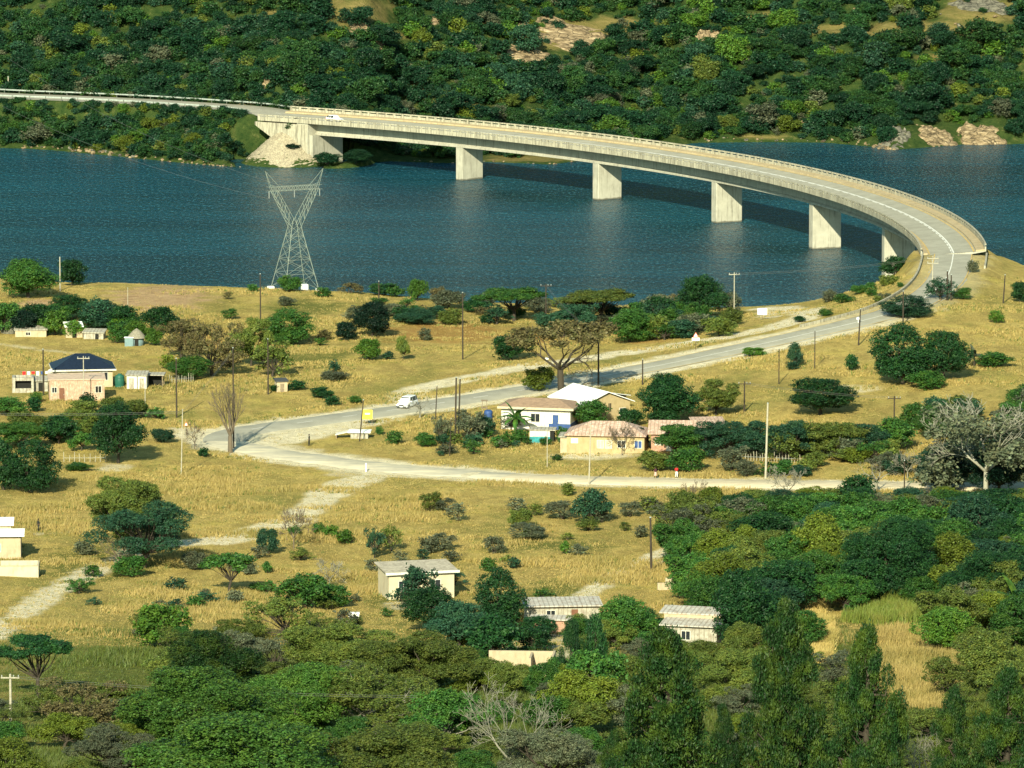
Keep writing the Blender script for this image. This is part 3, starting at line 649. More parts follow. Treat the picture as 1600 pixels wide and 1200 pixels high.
def lobes_for(kind, rng):
    """list of (centre, radii) in a unit tree (width 1, height 1)"""
    L = []
    if kind == 'round':
        n = 22
        for i in range(n):
            z = rng.uniform(-.95, 1); t = rng.uniform(0, 6.283); rr = math.sqrt(max(0, 1 - z * z * .9)) * rng.uniform(.7, 1.15)
            r = rng.uniform(.12, .2); L.append(((math.cos(t) * rr * .33, math.sin(t) * rr * .33, .5 + z * .34), (r, r, r * .8)))
        L += [((0, 0, .5), (.32, .32, .34)), ((0, 0, .78), (.2, .2, .16))]
    elif kind == 'broad':
        for i in range(27):
            t = rng.uniform(0, 6.283); rr = math.sqrt(rng.random()) * .42; r = rng.uniform(.09, .16)
            L.append(((math.cos(t) * rr, math.sin(t) * rr, .86 - rr * rng.uniform(.1, 1.0) - rng.random() ** 1.5 * .42), (r * 1.1, r * 1.1, r * .7)))
    elif kind == 'flat':
        for i in range(22):
            t = rng.uniform(0, 6.283); rr = math.sqrt(rng.random()) * .43; r = rng.uniform(.07, .13)
            L.append(((math.cos(t) * rr, math.sin(t) * rr, .9 - rr * rr * .9 + rng.normal() * .03), (r * 1.2, r * 1.2, r * .45)))
    elif kind == 'shrub':
        for i in range(13):
            z = rng.uniform(-.5, 1); t = rng.uniform(0, 6.283); rr = math.sqrt(max(0, 1 - z * z)) * rng.uniform(.6, 1.1)
            r = rng.uniform(.1, .2); L.append(((math.cos(t) * rr * .34, math.sin(t) * rr * .34, .45 + z * .36), (r, r, r * 1.0)))
        L += [((0, 0, .4), (.33, .33, .34))]
    elif kind == 'conifer':
        for i in range(110):
            z = rng.random() ** .9; t = rng.uniform(0, 6.283); R = (.5 * (1 - z) ** .75 + .02) * (.82 + .25 * math.sin(t * 3 + z * 9)); rr = R * rng.uniform(.3, 1.0); r = rng.uniform(.035, .07) * (1.25 - .45 * z)
            L.append(((math.cos(t) * rr, math.sin(t) * rr, .08 + z * .84), (r, r, r * rng.uniform(.8, 1.3))))
    elif kind == 'cypress':
        for i in range(26):
            z = rng.random(); t = rng.uniform(0, 6.283); R = .42 * math.sin(math.pi * min(1, .25 + .75 * z)) ** .7 * .8 + .06; rr = R * rng.uniform(.3, 1)
            L.append(((math.cos(t) * rr, math.sin(t) * rr, .08 + z * .8), (.13, .13, .12)))
    return L
_pc = {}
def tree_mesh(kind, size, var):
    key = (kind, size, var)
    if key in _pc: return _pc[key]
    rng = np.random.default_rng(abs(hash((kind, size))) % 1000 + var * 77 if False else sum(map(ord, kind + size)) + var * 77)
    base = kind.split('_')[0]; sparse = kind.endswith('_sparse')
    leaf, n = SIZES[size]; segs = []; tips = []
    crown = None
    if base == 'bare':
        if kind == 'bare_vase':
            for i in range(9):
                t = i * .7 + rng.random() * .5; branch(rng, (0, 0, .2), (math.cos(t) * .45, math.sin(t) * .45, 1), .3, .017, 3, segs, tips, .32, .2, (2, 4), .66, .13)
            segs.append((0, 0, -.05, 0, 0, .22, .045, .035))
        elif kind == 'bare_flat':
            segs.append((0, 0, -.05, .02, 0, .3, .035, .028))
            for i in range(6):
                t = i * 1.05 + rng.random() * .6; branch(rng, (.02, 0, .28), (math.cos(t), math.sin(t), .75), .24, .017, 3, segs, tips, .5, .02, (2, 4), .7, .2)
        else:
            segs.append((0, 0, -.05, 0, 0, .22, .02, .015))
            for i in range(5):
                t = i * 1.3 + rng.random() * .6; branch(rng, (0, 0, .2), (math.cos(t) * .8, math.sin(t) * .8, .8), .26, .012, 4, segs, tips, .5, .15, (2, 4), .7, .16)
        segs = np.array(segs); e = np.abs(segs[:, [0, 1, 3, 4]]).max(); segs[:, [0, 1, 3, 4]] *= .5 / e; segs[:, [2, 5]] *= 1 / segs[:, 5].max()
        segs[:, 6:] = np.maximum(segs[:, 6:], .0016 if size in 'lx' else .004)
        thick = segs[:, 6] > (.006 if size in 'lx' else .009)
        V, Fq = tubes(segs[thick]); tm = npmesh('trunk', V, Fq, 4)
        V, Fq = tubes(segs[~thick], 3); crown = npmesh('twigs', V, Fq, 4)
        _pc[key] = (crown, tm); return _pc[key]
    if base == 'palm':
        V = []; 
        for i in range(16):
            t = i * 2.4; el = rng.uniform(.2, 1.3); d = np.array([math.cos(t) * math.cos(el), math.sin(t) * math.cos(el), math.sin(el)]); p = np.array([0, 0, .45]); side = np.array([-math.sin(t), math.cos(t), 0.])
            for k in range(9):
                q = p + d * .075; wd = .05 * math.sin(math.pi * (k + 1.2) / 10.5) + .006
                for sg in (-1, 1):
                    V += [p, q, q + (side * sg * wd * 1.6 - np.array([0, 0, wd * .4])), p + (side * sg * wd * 1.4 - np.array([0, 0, wd * .4]))]
                p = q; d = unit(d + np.array([0, 0, -.16]))
        V = np.array(V); Fq = np.arange(len(V)).reshape(-1, 4); crown = npmesh('fronds', V, Fq, 4)
        Vt, Ft = tubes([(0, 0, -.05, 0, 0, .47, .035, .028)], 7); _pc[key] = (crown, npmesh('trunk', Vt, Ft, 4)); return _pc[key]
    L = lobes_for(base, rng)
    if sparse: L = [(c, (r[0] * .9, r[1] * .9, r[2] * .9)) for c, r in L if rng.random() > .12]; n = int(n * .42)
    Cn = np.array([c for c, r in L]); Rd = np.array([r for c, r in L])
    wgt = Rd[:, 0] * Rd[:, 1]; wgt = wgt / wgt.sum(); ncl = max(30, n // 9)
    # twig clusters on the lobes, leaves round each cluster
    li = rng.choice(len(L), ncl, p=wgt); D = unit(rng.normal(size=(ncl, 3)) + np.array([0, 0, .25])); rad = rng.uniform(.55, 1.08, (ncl, 1)) ** .7
    cc = Cn[li] + D * Rd[li] * rad
    ci = rng.integers(0, ncl, n); lc = leaf * (1.25 if base in ('conifer', 'cypress') else 1.15)
    P = cc[ci] + rng.normal(size=(n, 3)) * lc * .75
    if base in ('conifer', 'cypress'): P = cc[ci] + rng.normal(size=(n, 3)) * lc * np.array([.7, .7, 1.0])
    Nr = unit(D[ci] * .8 + rng.normal(size=(n, 3)) * .75 + np.array([0, 0, .25]))
    sz = leaf * rng.uniform(.5, 1.15, n)
    if base == 'conifer': V = quads(P, unit(D[ci] * .5 + rng.normal(size=(n, 3))), sz * .62, rng, 2.5, up=np.c_[D[ci][:, :2] * .5, np.ones(n)])
    elif base == 'cypress': V = quads(P, Nr, sz * .7, rng, 2.2, up=np.tile([0, 0, 1.], (n, 1)))
    else: V = quads(P, Nr, sz, rng, 1.35)
    V[:, 2] = np.maximum(V[:, 2], .01)
    crown = npmesh('crown', V, np.arange(len(V)).reshape(-1, 4), 4)
    # trunk and limbs to the lobes
    th = {'round': .2, 'broad': .2, 'flat': .34, 'shrub': .06, 'conifer': .8, 'cypress': .8}[base]; tr = .026 if base != 'shrub' else .018
    if sparse: tr *= 1.15
    if base == 'shrub':
        for c in Cn[:8]: segs += [(0, 0, -.05, c[0] * .4, c[1] * .4, c[2] * .5, .016, .011), (c[0] * .4, c[1] * .4, c[2] * .5, *c, .011, .004)]
    else:
        lean = rng.normal(size=2) * .03; top = np.array([lean[0], lean[1], th])
        segs += [(0, 0, -.08, lean[0] * .4, lean[1] * .4, th * .5, tr * 1.25, tr), (lean[0] * .4, lean[1] * .4, th * .5, *top, tr, tr * (.8 if th < .5 else .25))]
        for c in Cn:
            if th < .5: s0 = top * rng.uniform(.8, 1) ; r0 = tr * .45
            else: s0 = np.array([lean[0], lean[1], 0]) * c[2] + np.array([0, 0, max(.05, c[2] - .08)]); r0 = tr * .3
            k = s0 + (c - s0) * .5 + rng.normal(size=3) * .035 - np.array([0, 0, .02]); segs += [(*s0, *k, r0, r0 * .6), (*k, *c, r0 * .6, r0 * .2)]
            if sparse or base in ('broad', 'flat'):
                for _ in range(4 if sparse else 2):
                    e = c + unit(rng.normal(size=3)) * np.array([.11, .11, .07]); segs.append((*(k + (c - k) * rng.random()), *e, r0 * .3, r0 * .1))
    V, Fq = tubes(segs); trunk = npmesh('trunk', V, Fq, 4)
    _pc[key] = (crown, trunk); return _pc[key]
NAMES = {'round': 'broadleaf_tree', 'broad': 'spreading_tree', 'flat': 'flat_topped_tree', 'shrub': 'shrub', 'conifer': 'conifer_tree', 'cypress': 'cypress_tree', 'bare': 'bare_tree', 'palm': 'palm_tree'}
CATS = {'round': 'tree', 'broad': 'tree', 'flat': 'tree', 'shrub': 'bush', 'conifer': 'conifer', 'cypress': 'cypress', 'bare': 'bare tree', 'palm': 'palm'}
def setmesh(o, m):
    if not o.data.materials: o.data.materials.append(None)
    o.material_slots[0].link = 'OBJECT'; o.material_slots[0].material = m
_tn = [0]
def plant(kind, X, Y, Z, wm, hm, col, label, group=None, bark=None, parts=True, size=None, name=None, wd=None):
    base = kind.split('_')[0]; _tn[0] += 1
    if size is None: size = 's' if max(wm, hm) < 3.6 else 'm' if max(wm, hm) < 7.5 else 'l' if max(wm, hm) < 14 else 'x'
    var = _tn[0] % 3 if size != 'x' else _tn[0] % 2
    cm, tm = tree_mesh(kind, size, var); nm = name or NAMES[base]
    rot = random.Random(_tn[0]).uniform(0, 6.28)
    cname = {'bare': 'twigs', 'palm': 'fronds'}.get(base, 'crown')
    leafm = LM[col] if col in LM else col
    bm_ = bark or (BARK if base != 'bare' else BARKB)
    if base == 'bare': leafm = bm_
    if parts:
        e = empty(nm, (X, Y, Z), rot, label, CATS[base], group); e.scale = (wm, wd or wm, hm)
        c = link(cname, cm, e); setmesh(c, leafm); t = link('trunk' if base != 'shrub' else 'stems', tm, e); setmesh(t, bm_)
    else:
        e = link(nm, cm); setmesh(e, leafm); e.location = (X, Y, Z); e.rotation_euler = (0, 0, rot); e.scale = (wm, wm, hm); tag(e, label, CATS[base], group)
    return e
def tree(kind, px, py, wpx, hpx, col, label, group=None, **kw):
    p = at(px, py)
    while p.z < .3 and py < 700: py += 2; p = at(px, py)
    s = sc_at(p); w = wpx / s
    h = max(.5, (hpx - .0 * wpx) / s)
    return plant(kind, p.x, p.y, p.z, w * 1.04, h * .98, col, label, group, **kw)
# ------------------------------------------------------------------ trees and bushes one can tell apart
T = [
# near shore, left
('round', 45, 466, 108, 66, 'mid', 'large green tree at the left edge of the near shore'),
('round', 112, 446, 50, 44, 'dark', 'dark round tree just behind the large one on the left shore'),
('round', 108, 498, 66, 40, 'dark', 'green tree below the big shore trees at the left, above the huts'),
('round', 38, 524, 46, 42, 'black', 'dark tree beside the grey rock near the left edge'),
('broad', 12, 520, 60, 55, 'mid', 'green tree cut by the left edge above the hillside huts'),
('round', 85, 524, 52, 42, 'bright', 'yellow-green bushy tree left of the small white roof'),
('round_sparse', 152, 514, 64, 52, 'teal', 'blue-green tree behind the small white roof'),
('round', 190, 518, 56, 44, 'dark', 'dark tree left of the thatched hut'),
('shrub', 182, 536, 42, 32, 'mid', 'bright-topped bush just left of the thatched hut'),
('round', 250, 522, 60, 46, 'dark', 'dark green tree right of the thatched hut'),
('shrub', 243, 540, 36, 34, 'bright', 'light green bush touching the right side of the thatched hut'),
('broad_sparse', 283, 560, 80, 72, 'brown', 'thin brownish tree right of the thatched hut'),
('broad_sparse', 332, 588, 96, 100, 'brown', 'tall brown-crowned tree with several dark trunks on the left slope'),
('broad', 392, 572, 66, 84, 'olive', 'olive tree right of the tall brown-crowned tree'),
('shrub', 298, 592, 78, 38, 'mid', 'wide green bush left of the forked wooden pole'),
('shrub', 262, 576, 30, 24, 'yel', 'small yellow-green bush under the brownish tree'),
('round', 448, 538, 92, 62, 'mid', 'broad green tree left of the very dark round tree'),
('broad_sparse', 425, 590, 70, 66, 'olive', 'airy yellow-green tree by the pole left of the outhouse'),
('round', 581, 527, 74, 60, 'black', 'very dark round tree in the middle of the dry slope'),
('round', 540, 532, 38, 32, 'black', 'small very dark tree touching the left side of the big dark round one'),
('shrub', 578, 562, 46, 36, 'bright', 'light green bush below the very dark round tree'),
('broad', 630, 562, 24, 42, 'olive', 'thin upright little tree right of the light green bush'),
('shrub', 606, 562, 24, 14, 'teal', 'tiny blue-green bush beside the thin upright tree'),
('shrub', 664, 532, 24, 20, 'grey', 'small grey bush alone in the orange grass'),
('round', 652, 470, 34, 36, 'bright', 'light green round tree on the shoreline in the middle'),
('shrub', 618, 464, 30, 18, 'mid', 'low green bush left of the light green shoreline tree'),
('shrub_sparse', 684, 474, 36, 30, 'brown', 'brown leafless-looking bush right of the light green shoreline tree'),
('shrub', 650, 506, 74, 26, 'teal', 'dark blue-green bush patch above the orange grass'),
('shrub', 704, 508, 50, 28, 'olive', 'olive bush just left of the tall pole in the orange grass'),
('flat', 803, 502, 112, 54, 'mid', 'wide flat-topped tree on the shore left of the tall pole'),
('shrub', 745, 488, 56, 22, 'dark', 'low dark bush at the left foot of the flat-topped shore tree'),
('broad', 880, 526, 90, 56, 'teal', 'blue-green tree behind the big bare umbrella tree'),
('flat', 940, 505, 110, 54, 'olive', 'flat olive-green tree on the shore right of the tall pole'),
('round', 984, 535, 98, 56, 'mid', 'dense green tree in front of the flat olive tree'),
('round', 1030, 512, 62, 52, 'dark', 'dark green tree right of the dense one on the shore'),
('round', 1096, 500, 88, 74, 'dark', 'tallest green tree on the shore near the road bend'),
('broad_sparse', 1140, 492, 44, 42, 'grey', 'small grey-green tree at the right foot of the tallest shore tree'),
('broad_sparse', 1086, 522, 62, 38, 'grey', 'grey-brown bush in front of the tallest shore tree'),
('shrub', 1010, 530, 40, 24, 'brown', 'brown bush by the side track below the shore trees'),
('round', 798, 562, 68, 42, 'dark', 'dark green tree at the left of the big bare umbrella tree'),
('shrub', 843, 612, 58, 42, 'yel', 'yellow-green bush under the big bare umbrella tree'),
('round', 1396, 428, 50, 34, 'dark', 'dark green bushy tree at the foot of the nearest bridge pier'),
('shrub', 512, 257, 50, 20, 'hill', 'low dark bush at the foot of the far bridge abutment'),
('shrub', 556, 256, 60, 24, 'hill', 'wide dark bush in the shade under the far end of the bridge'),
('shrub', 600, 251, 56, 20, 'hillm', 'dark green bush under the first span of the bridge'),
('shrub', 456, 205, 40, 18, 'hillm', 'bush beside the left wing wall of the far abutment'),
('shrub', 1345, 458, 34, 14, 'mid', 'low green bush on the bank below the kerb'),
('shrub', 1315, 474, 40, 16, 'mid', 'green bush on the bank where the river meets the grass'),
('shrub', 1290, 494, 26, 12, 'mid', 'small green bush beside the side track at the river bank'),
('shrub', 1250, 503, 24, 10, 'dark', 'very small dark bush where the side track ends'),
('shrub', 1178, 556, 42, 14, 'bright', 'low leafy bush on the lower edge of the main road'),
('round_sparse', 1470, 470, 54, 38, 'teal', 'leafy tree on the inside of the sharp bend by the pole with crossarms'),
('round', 1415, 496, 88, 38, 'teal', 'bushy green tree against the lower side of the road bend'),
('shrub', 1506, 468, 34, 20, 'mid', 'green bush right of the road bend below the bare grass bank'),
('shrub', 1520, 426, 22, 20, 'grey', 'grey bush at the outer end of the bridge parapet'),
('round', 1410, 600, 118, 104, 'dark', 'large dark spreading tree on the right field'),
('round', 1475, 596, 84, 84, 'dark', 'dark tree joined to the right side of the large spreading one'),
('round', 1450, 608, 64, 30, 'mid', 'low green growth at the foot of the two dark trees on the right field'),
('shrub', 1553, 574, 66, 26, 'mid', 'wide low green bush beside the spiky plant'),
('palm', 1522, 572, 36, 34, 'grey', 'grey spiky aloe-like plant right of the two dark trees'),
('round', 1557, 505, 26, 22, 'bright', 'tiny lone tree with a dark trunk on the right field'),
('round', 1593, 472, 34, 34, 'dark', 'dark tree at the right edge beyond the bend'),
('round', 1242, 574, 25, 42, 'teal', 'small upright tree alone below the main road on the right'),
('shrub', 1238, 578, 24, 14, 'teal', 'low bush at the foot of the small upright tree'),
('shrub', 1331, 580, 26, 28, 'dark', 'small dark bush alone left of the large spreading tree'),
('round', 1282, 648, 112, 60, 'dark', 'dense dark green tree behind the row of roadside trees on the right'),
('round', 1047, 662, 116, 84, 'dark', 'big dark green tree right of the white roofed hall'),
('round', 928, 668, 60, 46, 'mid', 'green tree in front of the white roofed hall'),
('shrub', 983, 668, 46, 32, 'dark', 'dark bush against the yellow gable of the white roofed hall'),
('round', 1040, 668, 50, 30, 'dark', 'dark green tree behind the long pink roof'),
('broad', 1118, 650, 76, 62, 'olive', 'yellowish open tree right of the big dark one beside the hall'),
('round', 1000, 702, 26, 34, 'black', 'small dark tree in front of the long pink roofed house'),
('bare', 972, 712, 46, 56, 'brown', 'leafless small tree in front of the pink roofed house'),
('bare', 836, 668, 50, 44, 'brown', 'leafless bush against the white and blue house wall'),
('palm', 806, 678, 46, 52, 'mid', 'fan-shaped palm in front of the white and blue house'),
('broad', 1055, 716, 100, 62, 'mid', 'green tree at the right end of the pink roofed house'),
('shrub', 1022, 736, 60, 34, 'olive', 'olive bushes by the roadside in front of the pink roofed house'),
('shrub', 1075, 738, 70, 40, 'mid', 'roadside bush behind the two walking people'),
('broad', 1128, 712, 92, 66, 'teal', 'first blue-green roadside tree right of the walking people'),
('broad', 1180, 716, 86, 62, 'teal', 'blue-green roadside tree with the pale pole in front'),
('broad', 1240, 716, 96, 66, 'teal', 'third tree of the roadside row, blue-green with dark trunks'),
('broad', 1300, 714, 104, 66, 'olive', 'olive-topped tree in the roadside row right of the pale pole'),
('broad', 1350, 712, 80, 54, 'teal', 'tree at the right end of the roadside row'),
('shrub', 1340, 724, 60, 26, 'yel', 'yellowish bush below the right end of the roadside row'),
('round', 1395, 706, 74, 56, 'mid', 'green tree by the pole left of the pale-limbed tree'),
('round', 1432, 672, 52, 46, 'mid', 'rounded green tree left behind the pale-limbed tree'),
('round', 1465, 660, 60, 42, 'teal', 'blue-green tree just behind the left half of the pale-limbed tree'),
('broad', 1585, 690, 90, 76, 'mid', 'green tree at the right edge behind the pale-limbed tree'),
('round', 1478, 766, 92, 74, 'black', 'very dark tree under the left of the pale-limbed tree'),
('round', 1560, 772, 100, 76, 'black', 'very dark tree under the right of the pale-limbed tree'),
('bare_flat', 1368, 770, 92, 54, 'grey', 'flat bare tree on the dirt road edge'),
('bare', 1418, 748, 60, 50, 'grey', 'grey leafless bush right of the flat bare tree'),
('round', 1340, 792, 70, 52, 'dark', 'dark tree below the flat bare tree by the dirt road'),
('bare', 1230, 782, 70, 56, 'grey', 'bare twiggy tree on the lower edge of the dirt road'),
('bare', 1085, 795, 50, 52, 'brown', 'crooked leafless tree on the dirt road edge below the red-shirted person'),
# left middle
('round', 184, 724, 94, 102, 'dark', 'tall dark green tree with a clean rounded crown left of the road hairpin'),
('round', 92, 694, 62, 48, 'dark', 'dark green tree left of the tall rounded one'),
('broad', 138, 676, 100, 52, 'olive', 'olive tree behind the tall rounded one'),
('round', 14, 650, 60, 32, 'mid', 'green tree at the left edge above the field'),
('broad', 28, 700, 80, 50, 'mid', 'spreading green tree at the left edge'),
('round', 48, 770, 98, 92, 'dark', 'big dark green tree on the left with a short trunk'),
('round', 6, 766, 56, 84, 'dark', 'dark tree cut by the left edge of the picture'),
('shrub', 57, 630, 24, 18, 'mid', 'small bush in front of the roofless block house'),
('shrub', 253, 692, 44, 24, 'teal', 'grey-green bush left of the start of the hairpin'),
('bare', 304, 702, 36, 44, 'yel', 'spindly sapling by the hairpin warning sign'),
('shrub', 318, 714, 20, 16, 'dark', 'tiny dark bush left of the leafless tree on the hairpin'),
('shrub', 122, 736, 50, 14, 'mid', 'low green bush between the big dark trees on the left'),
('broad', 205, 868, 160, 140, 'olive', 'great spreading olive tree left of the foot path'),
('broad_sparse', 222, 888, 168, 128, 'teal', 'blue-grey airy tree with dark limbs left of the foot path'),
('bare_flat', 184, 892, 90, 56, 'dark', 'small dark leafless tree under the great olive tree'),
('shrub', 205, 902, 60, 36, 'mid', 'green bush at the foot of the great olive tree'),
('bare_vase', 360, 708, 92, 120, 'brown', 'vase-shaped leafless tree standing on the bend of the road'),
('flat', 357, 927, 84, 64, 'mid', 'green umbrella-shaped tree with a short dark trunk in the grass'),
('shrub', 419, 866, 40, 44, 'teal', 'blue-green bush beside the foot path'),
('bare', 459, 858, 58, 72, 'brown', 'bare sapling on the lower side of the foot path'),
('shrub', 460, 838, 24, 18, 'mid', 'green bush in the lower branches of the bare sapling'),
('shrub', 498, 836, 24, 20, 'mid', 'small green bush right of the foot path'),
('shrub', 518, 840, 28, 20, 'bright', 'yellow-green bush right of the foot path'),
('shrub', 538, 850, 34, 24, 'bright', 'light green low bush right of the two small ones by the foot path'),
('broad_sparse', 585, 872, 34, 56, 'teal', 'thin grey-green tree in the middle field'),
('round_sparse', 612, 862, 44, 44, 'olive', 'sparse olive bush right of the thin tree in the middle field'),
('shrub', 418, 896, 20, 20, 'mid', 'tiny green bush right of the umbrella-shaped tree'),
('bare', 515, 915, 66, 46, 'grey', 'low grey leafless bush above the round green bushes'),
('round', 478, 952, 88, 58, 'mid', 'round green bush in the lower middle grass'),
('round', 522, 948, 60, 38, 'mid', 'smaller green bush joined to the right of the round one'),
('round', 924, 818, 62, 58, 'teal', 'lone green bush below the dirt road'),
('shrub_sparse', 880, 812, 70, 34, 'grey', 'grey scrubby bush left of the lone green one'),
('shrub', 882, 866, 20, 22, 'bright', 'tiny bright green bush in the tall grass'),
('shrub_sparse', 820, 842, 90, 28, 'grey', 'low scrub in the tall dry grass in the middle'),
('shrub', 430, 612, 24, 12, 'dark', 'small dark bush by the outhouse'),
('shrub', 464, 610, 32, 16, 'dark', 'dark bush right of the outhouse'),
('shrub', 500, 622, 42, 18, 'dark', 'larger dark bush in the gully right of the outhouse'),
('shrub', 518, 634, 30, 16, 'dark', 'dark bush at the lower end of the gully'),
('shrub', 556, 630, 26, 12, 'mid', 'green bush on the bank above the hairpin road'),
('shrub', 520, 595, 50, 16, 'grey', 'grey low bush in the dry grass right of the outhouse'),
('broad_sparse', 522, 588, 26, 28, 'teal', 'small grey-green upright bush in the dry grass'),
('bare_flat', 656, 653, 44, 34, 'grey', 'small flat-topped tree beside the white car'),
('shrub', 593, 680, 16, 14, 'mid', 'tiny round bush right of the yellow sign board'),
('shrub', 617, 694, 30, 22, 'mid', 'green bush below the white car'),
('shrub', 665, 698, 40, 24, 'mid', 'spreading green bush left of the tall double poles'),
('broad_sparse', 690, 692, 34, 50, 'grey', 'grey leafless-looking tree left of the tall double poles'),
('broad_sparse', 733, 690, 60, 54, 'grey', 'grey tree right of the tall double poles'),
('round', 756, 682, 40, 34, 'teal', 'blue-green bush right of the grey tree by the double poles'),
('round', 779, 700, 30, 20, 'mid', 'small green bush in the field left of the palm'),
('shrub', 735, 700, 26, 22, 'teal', 'small bush under the grey tree by the double poles'),
('shrub', 870, 720, 18, 10, 'mid', 'tiny bush left of the yellow walled house'),
('shrub', 878, 692, 26, 26, 'mid', 'green bush beside the little green kiosk'),
('round', 250, 1010, 92, 72, 'bright', 'bright green bushy tree above the lower left thicket'),
('flat', 60, 1088, 132, 100, 'dark', 'dark umbrella tree at the lower left beside the pale pole'),
# lower middle cluster
('broad_sparse', 652, 952, 84, 82, 'teal', 'blue-green small tree against the flat roofed white house'),
('round', 672, 988, 100, 78, 'dark', 'dark green tree in front of the flat roofed white house'),
('round', 782, 988, 92, 112, 'dark', 'tall dark tree right of the flat roofed white house'),
('round', 718, 1012, 110, 76, 'teal', 'dense green tree in the middle of the dark clump'),
('round', 770, 1032, 90, 76, 'dark', 'dark tree at the foot of the clump above the low walls'),
('broad', 836, 1020, 66, 50, 'dark', 'small dark tree in front of the sandy yard'),
('round', 978, 1010, 100, 84, 'mid', 'green tree in front of the long low white roofs'),
('cypress', 893, 1064, 42, 108, 'dark', 'left of the two narrow dark cypresses'),
('cypress', 930, 1060, 46, 106, 'dark', 'right of the two narrow dark cypresses'),
('cypress', 868, 1080, 40, 60, 'mid', 'short cypress at the foot of the narrow pair'),
('round', 1162, 1012, 124, 132, 'dark', 'large dark green tree right of the low white roofs'),
('broad', 938, 1100, 90, 100, 'mid', 'mid green tree behind the great middle conifer'),
('broad', 900, 1140, 130, 110, 'yel', 'yellow-green tree left of the great middle conifer'),
('broad', 1150, 1110, 150, 110, 'olive', 'wide yellowish tree between the two great conifers'),
('shrub', 720, 1010, 50, 30, 'yel', 'light green bush left of the sandy walls'),
# bottom row
('conifer', 1040, 1300, 330, 345, 'conifer', 'broad conifer at the bottom middle'),
('conifer', 1225, 1300, 250, 385, 'conifer', 'tallest conifer, with a ragged pointed top'),
('conifer', 1350, 1300, 215, 350, 'conifer', 'slender conifer right of the tallest one'),
('conifer', 1490, 1300, 160, 240, 'conifer', 'short conifer at the lower right'),
('conifer', 1570, 1310, 210, 275, 'conifer', 'conifer at the bottom right corner'),
('conifer', 960, 1300, 120, 170, 'conifer', 'low conifer at the left foot of the broad one'),
('conifer', 1130, 1310, 110, 220, 'conifer', 'conifer between the broad one and the tallest one'),
('round', 330, 1105, 170, 130, 'conifer', 'dark pine-like tree poking up above the lower left thicket'),
('round', 318, 1180, 280, 150, 'fore', 'huge dense green tree of the lower left, upper one'),
('round', 470, 1150, 190, 120, 'fore', 'rounded dense green tree right of the huge pair'),
('round', 370, 1280, 360, 180, 'fore', 'huge dense green tree cut by the bottom edge on the left'),
('round', 20, 1250, 120, 110, 'yel', 'yellow-tipped tree in the bottom left corner'),
('broad', 520, 1068, 190, 104, 'olive', 'olive open-crowned tree of the lower middle, left one'),
('broad', 650, 1090, 190, 112, 'olive', 'olive open-crowned tree right behind the dense green trees'),
('broad_sparse', 590, 1150, 230, 130, 'olive', 'wide thin-crowned tree with pale branches in the lower middle'),
('broad', 690, 1170, 140, 110, 'mid', 'dark green tree under the pale branched one'),
('broad', 600, 1260, 250, 140, 'olive', 'dark green tree at the bottom edge left of the bare tree'),
('bare', 800, 1230, 190, 180, 'grey', 'grey leafless tree at the bottom edge'),
('broad_sparse', 860, 1240, 180, 130, 'grey', 'grey-green thin tree right of the leafless one'),
('broad_sparse', 130, 1150, 140, 100, 'brown', 'grey brush with reddish tips at the lower left'),
('broad_sparse', 180, 1210, 150, 90, 'grey', 'tangle of grey branches at the bottom left'),
('shrub', 1310, 1260, 70, 110, 'yel', 'yellow-green bush glimpsed between the conifers'),
('shrub', 1060, 1060, 60, 40, 'yel', 'yellow bush behind the broad conifer'),
('bare', 1440, 1250, 120, 120, 'grey', 'pale bare brush between the conifers at the lower right'),
# right-hand clumps
('round', 1482, 1018, 108, 74, 'bright', 'glossy bright green bush right of the reeds'),
('round', 1555, 1080, 130, 100, 'olive', 'olive dense tree at the right edge above the conifers'),
('round', 1590, 1010, 110, 90, 'mid', 'green tree at the right edge below the banana leaves'),
('palm', 1590, 975, 80, 76, 'bright', 'bright banana-like plant at the right edge'),
('round', 1540, 960, 170, 110, 'dark', 'dark tree above the bright banana-like plant'),
('round', 1392, 940, 160, 140, 'dark', 'biggest dark tree in the right-hand thicket'),
('shrub', 1565, 888, 90, 56, 'yel', 'bright yellow-green feathery bush in the right-hand thicket'),
]
CW = {'dark': 'dark green', 'mid': 'green', 'bright': 'bright green', 'teal': 'blue-green', 'olive': 'olive', 'grey': 'grey-green', 'brown': 'brownish', 'yel': 'yellow-green', 'black': 'very dark', 'hill': 'dark green', 'hillm': 'green', 'fore': 'green'}
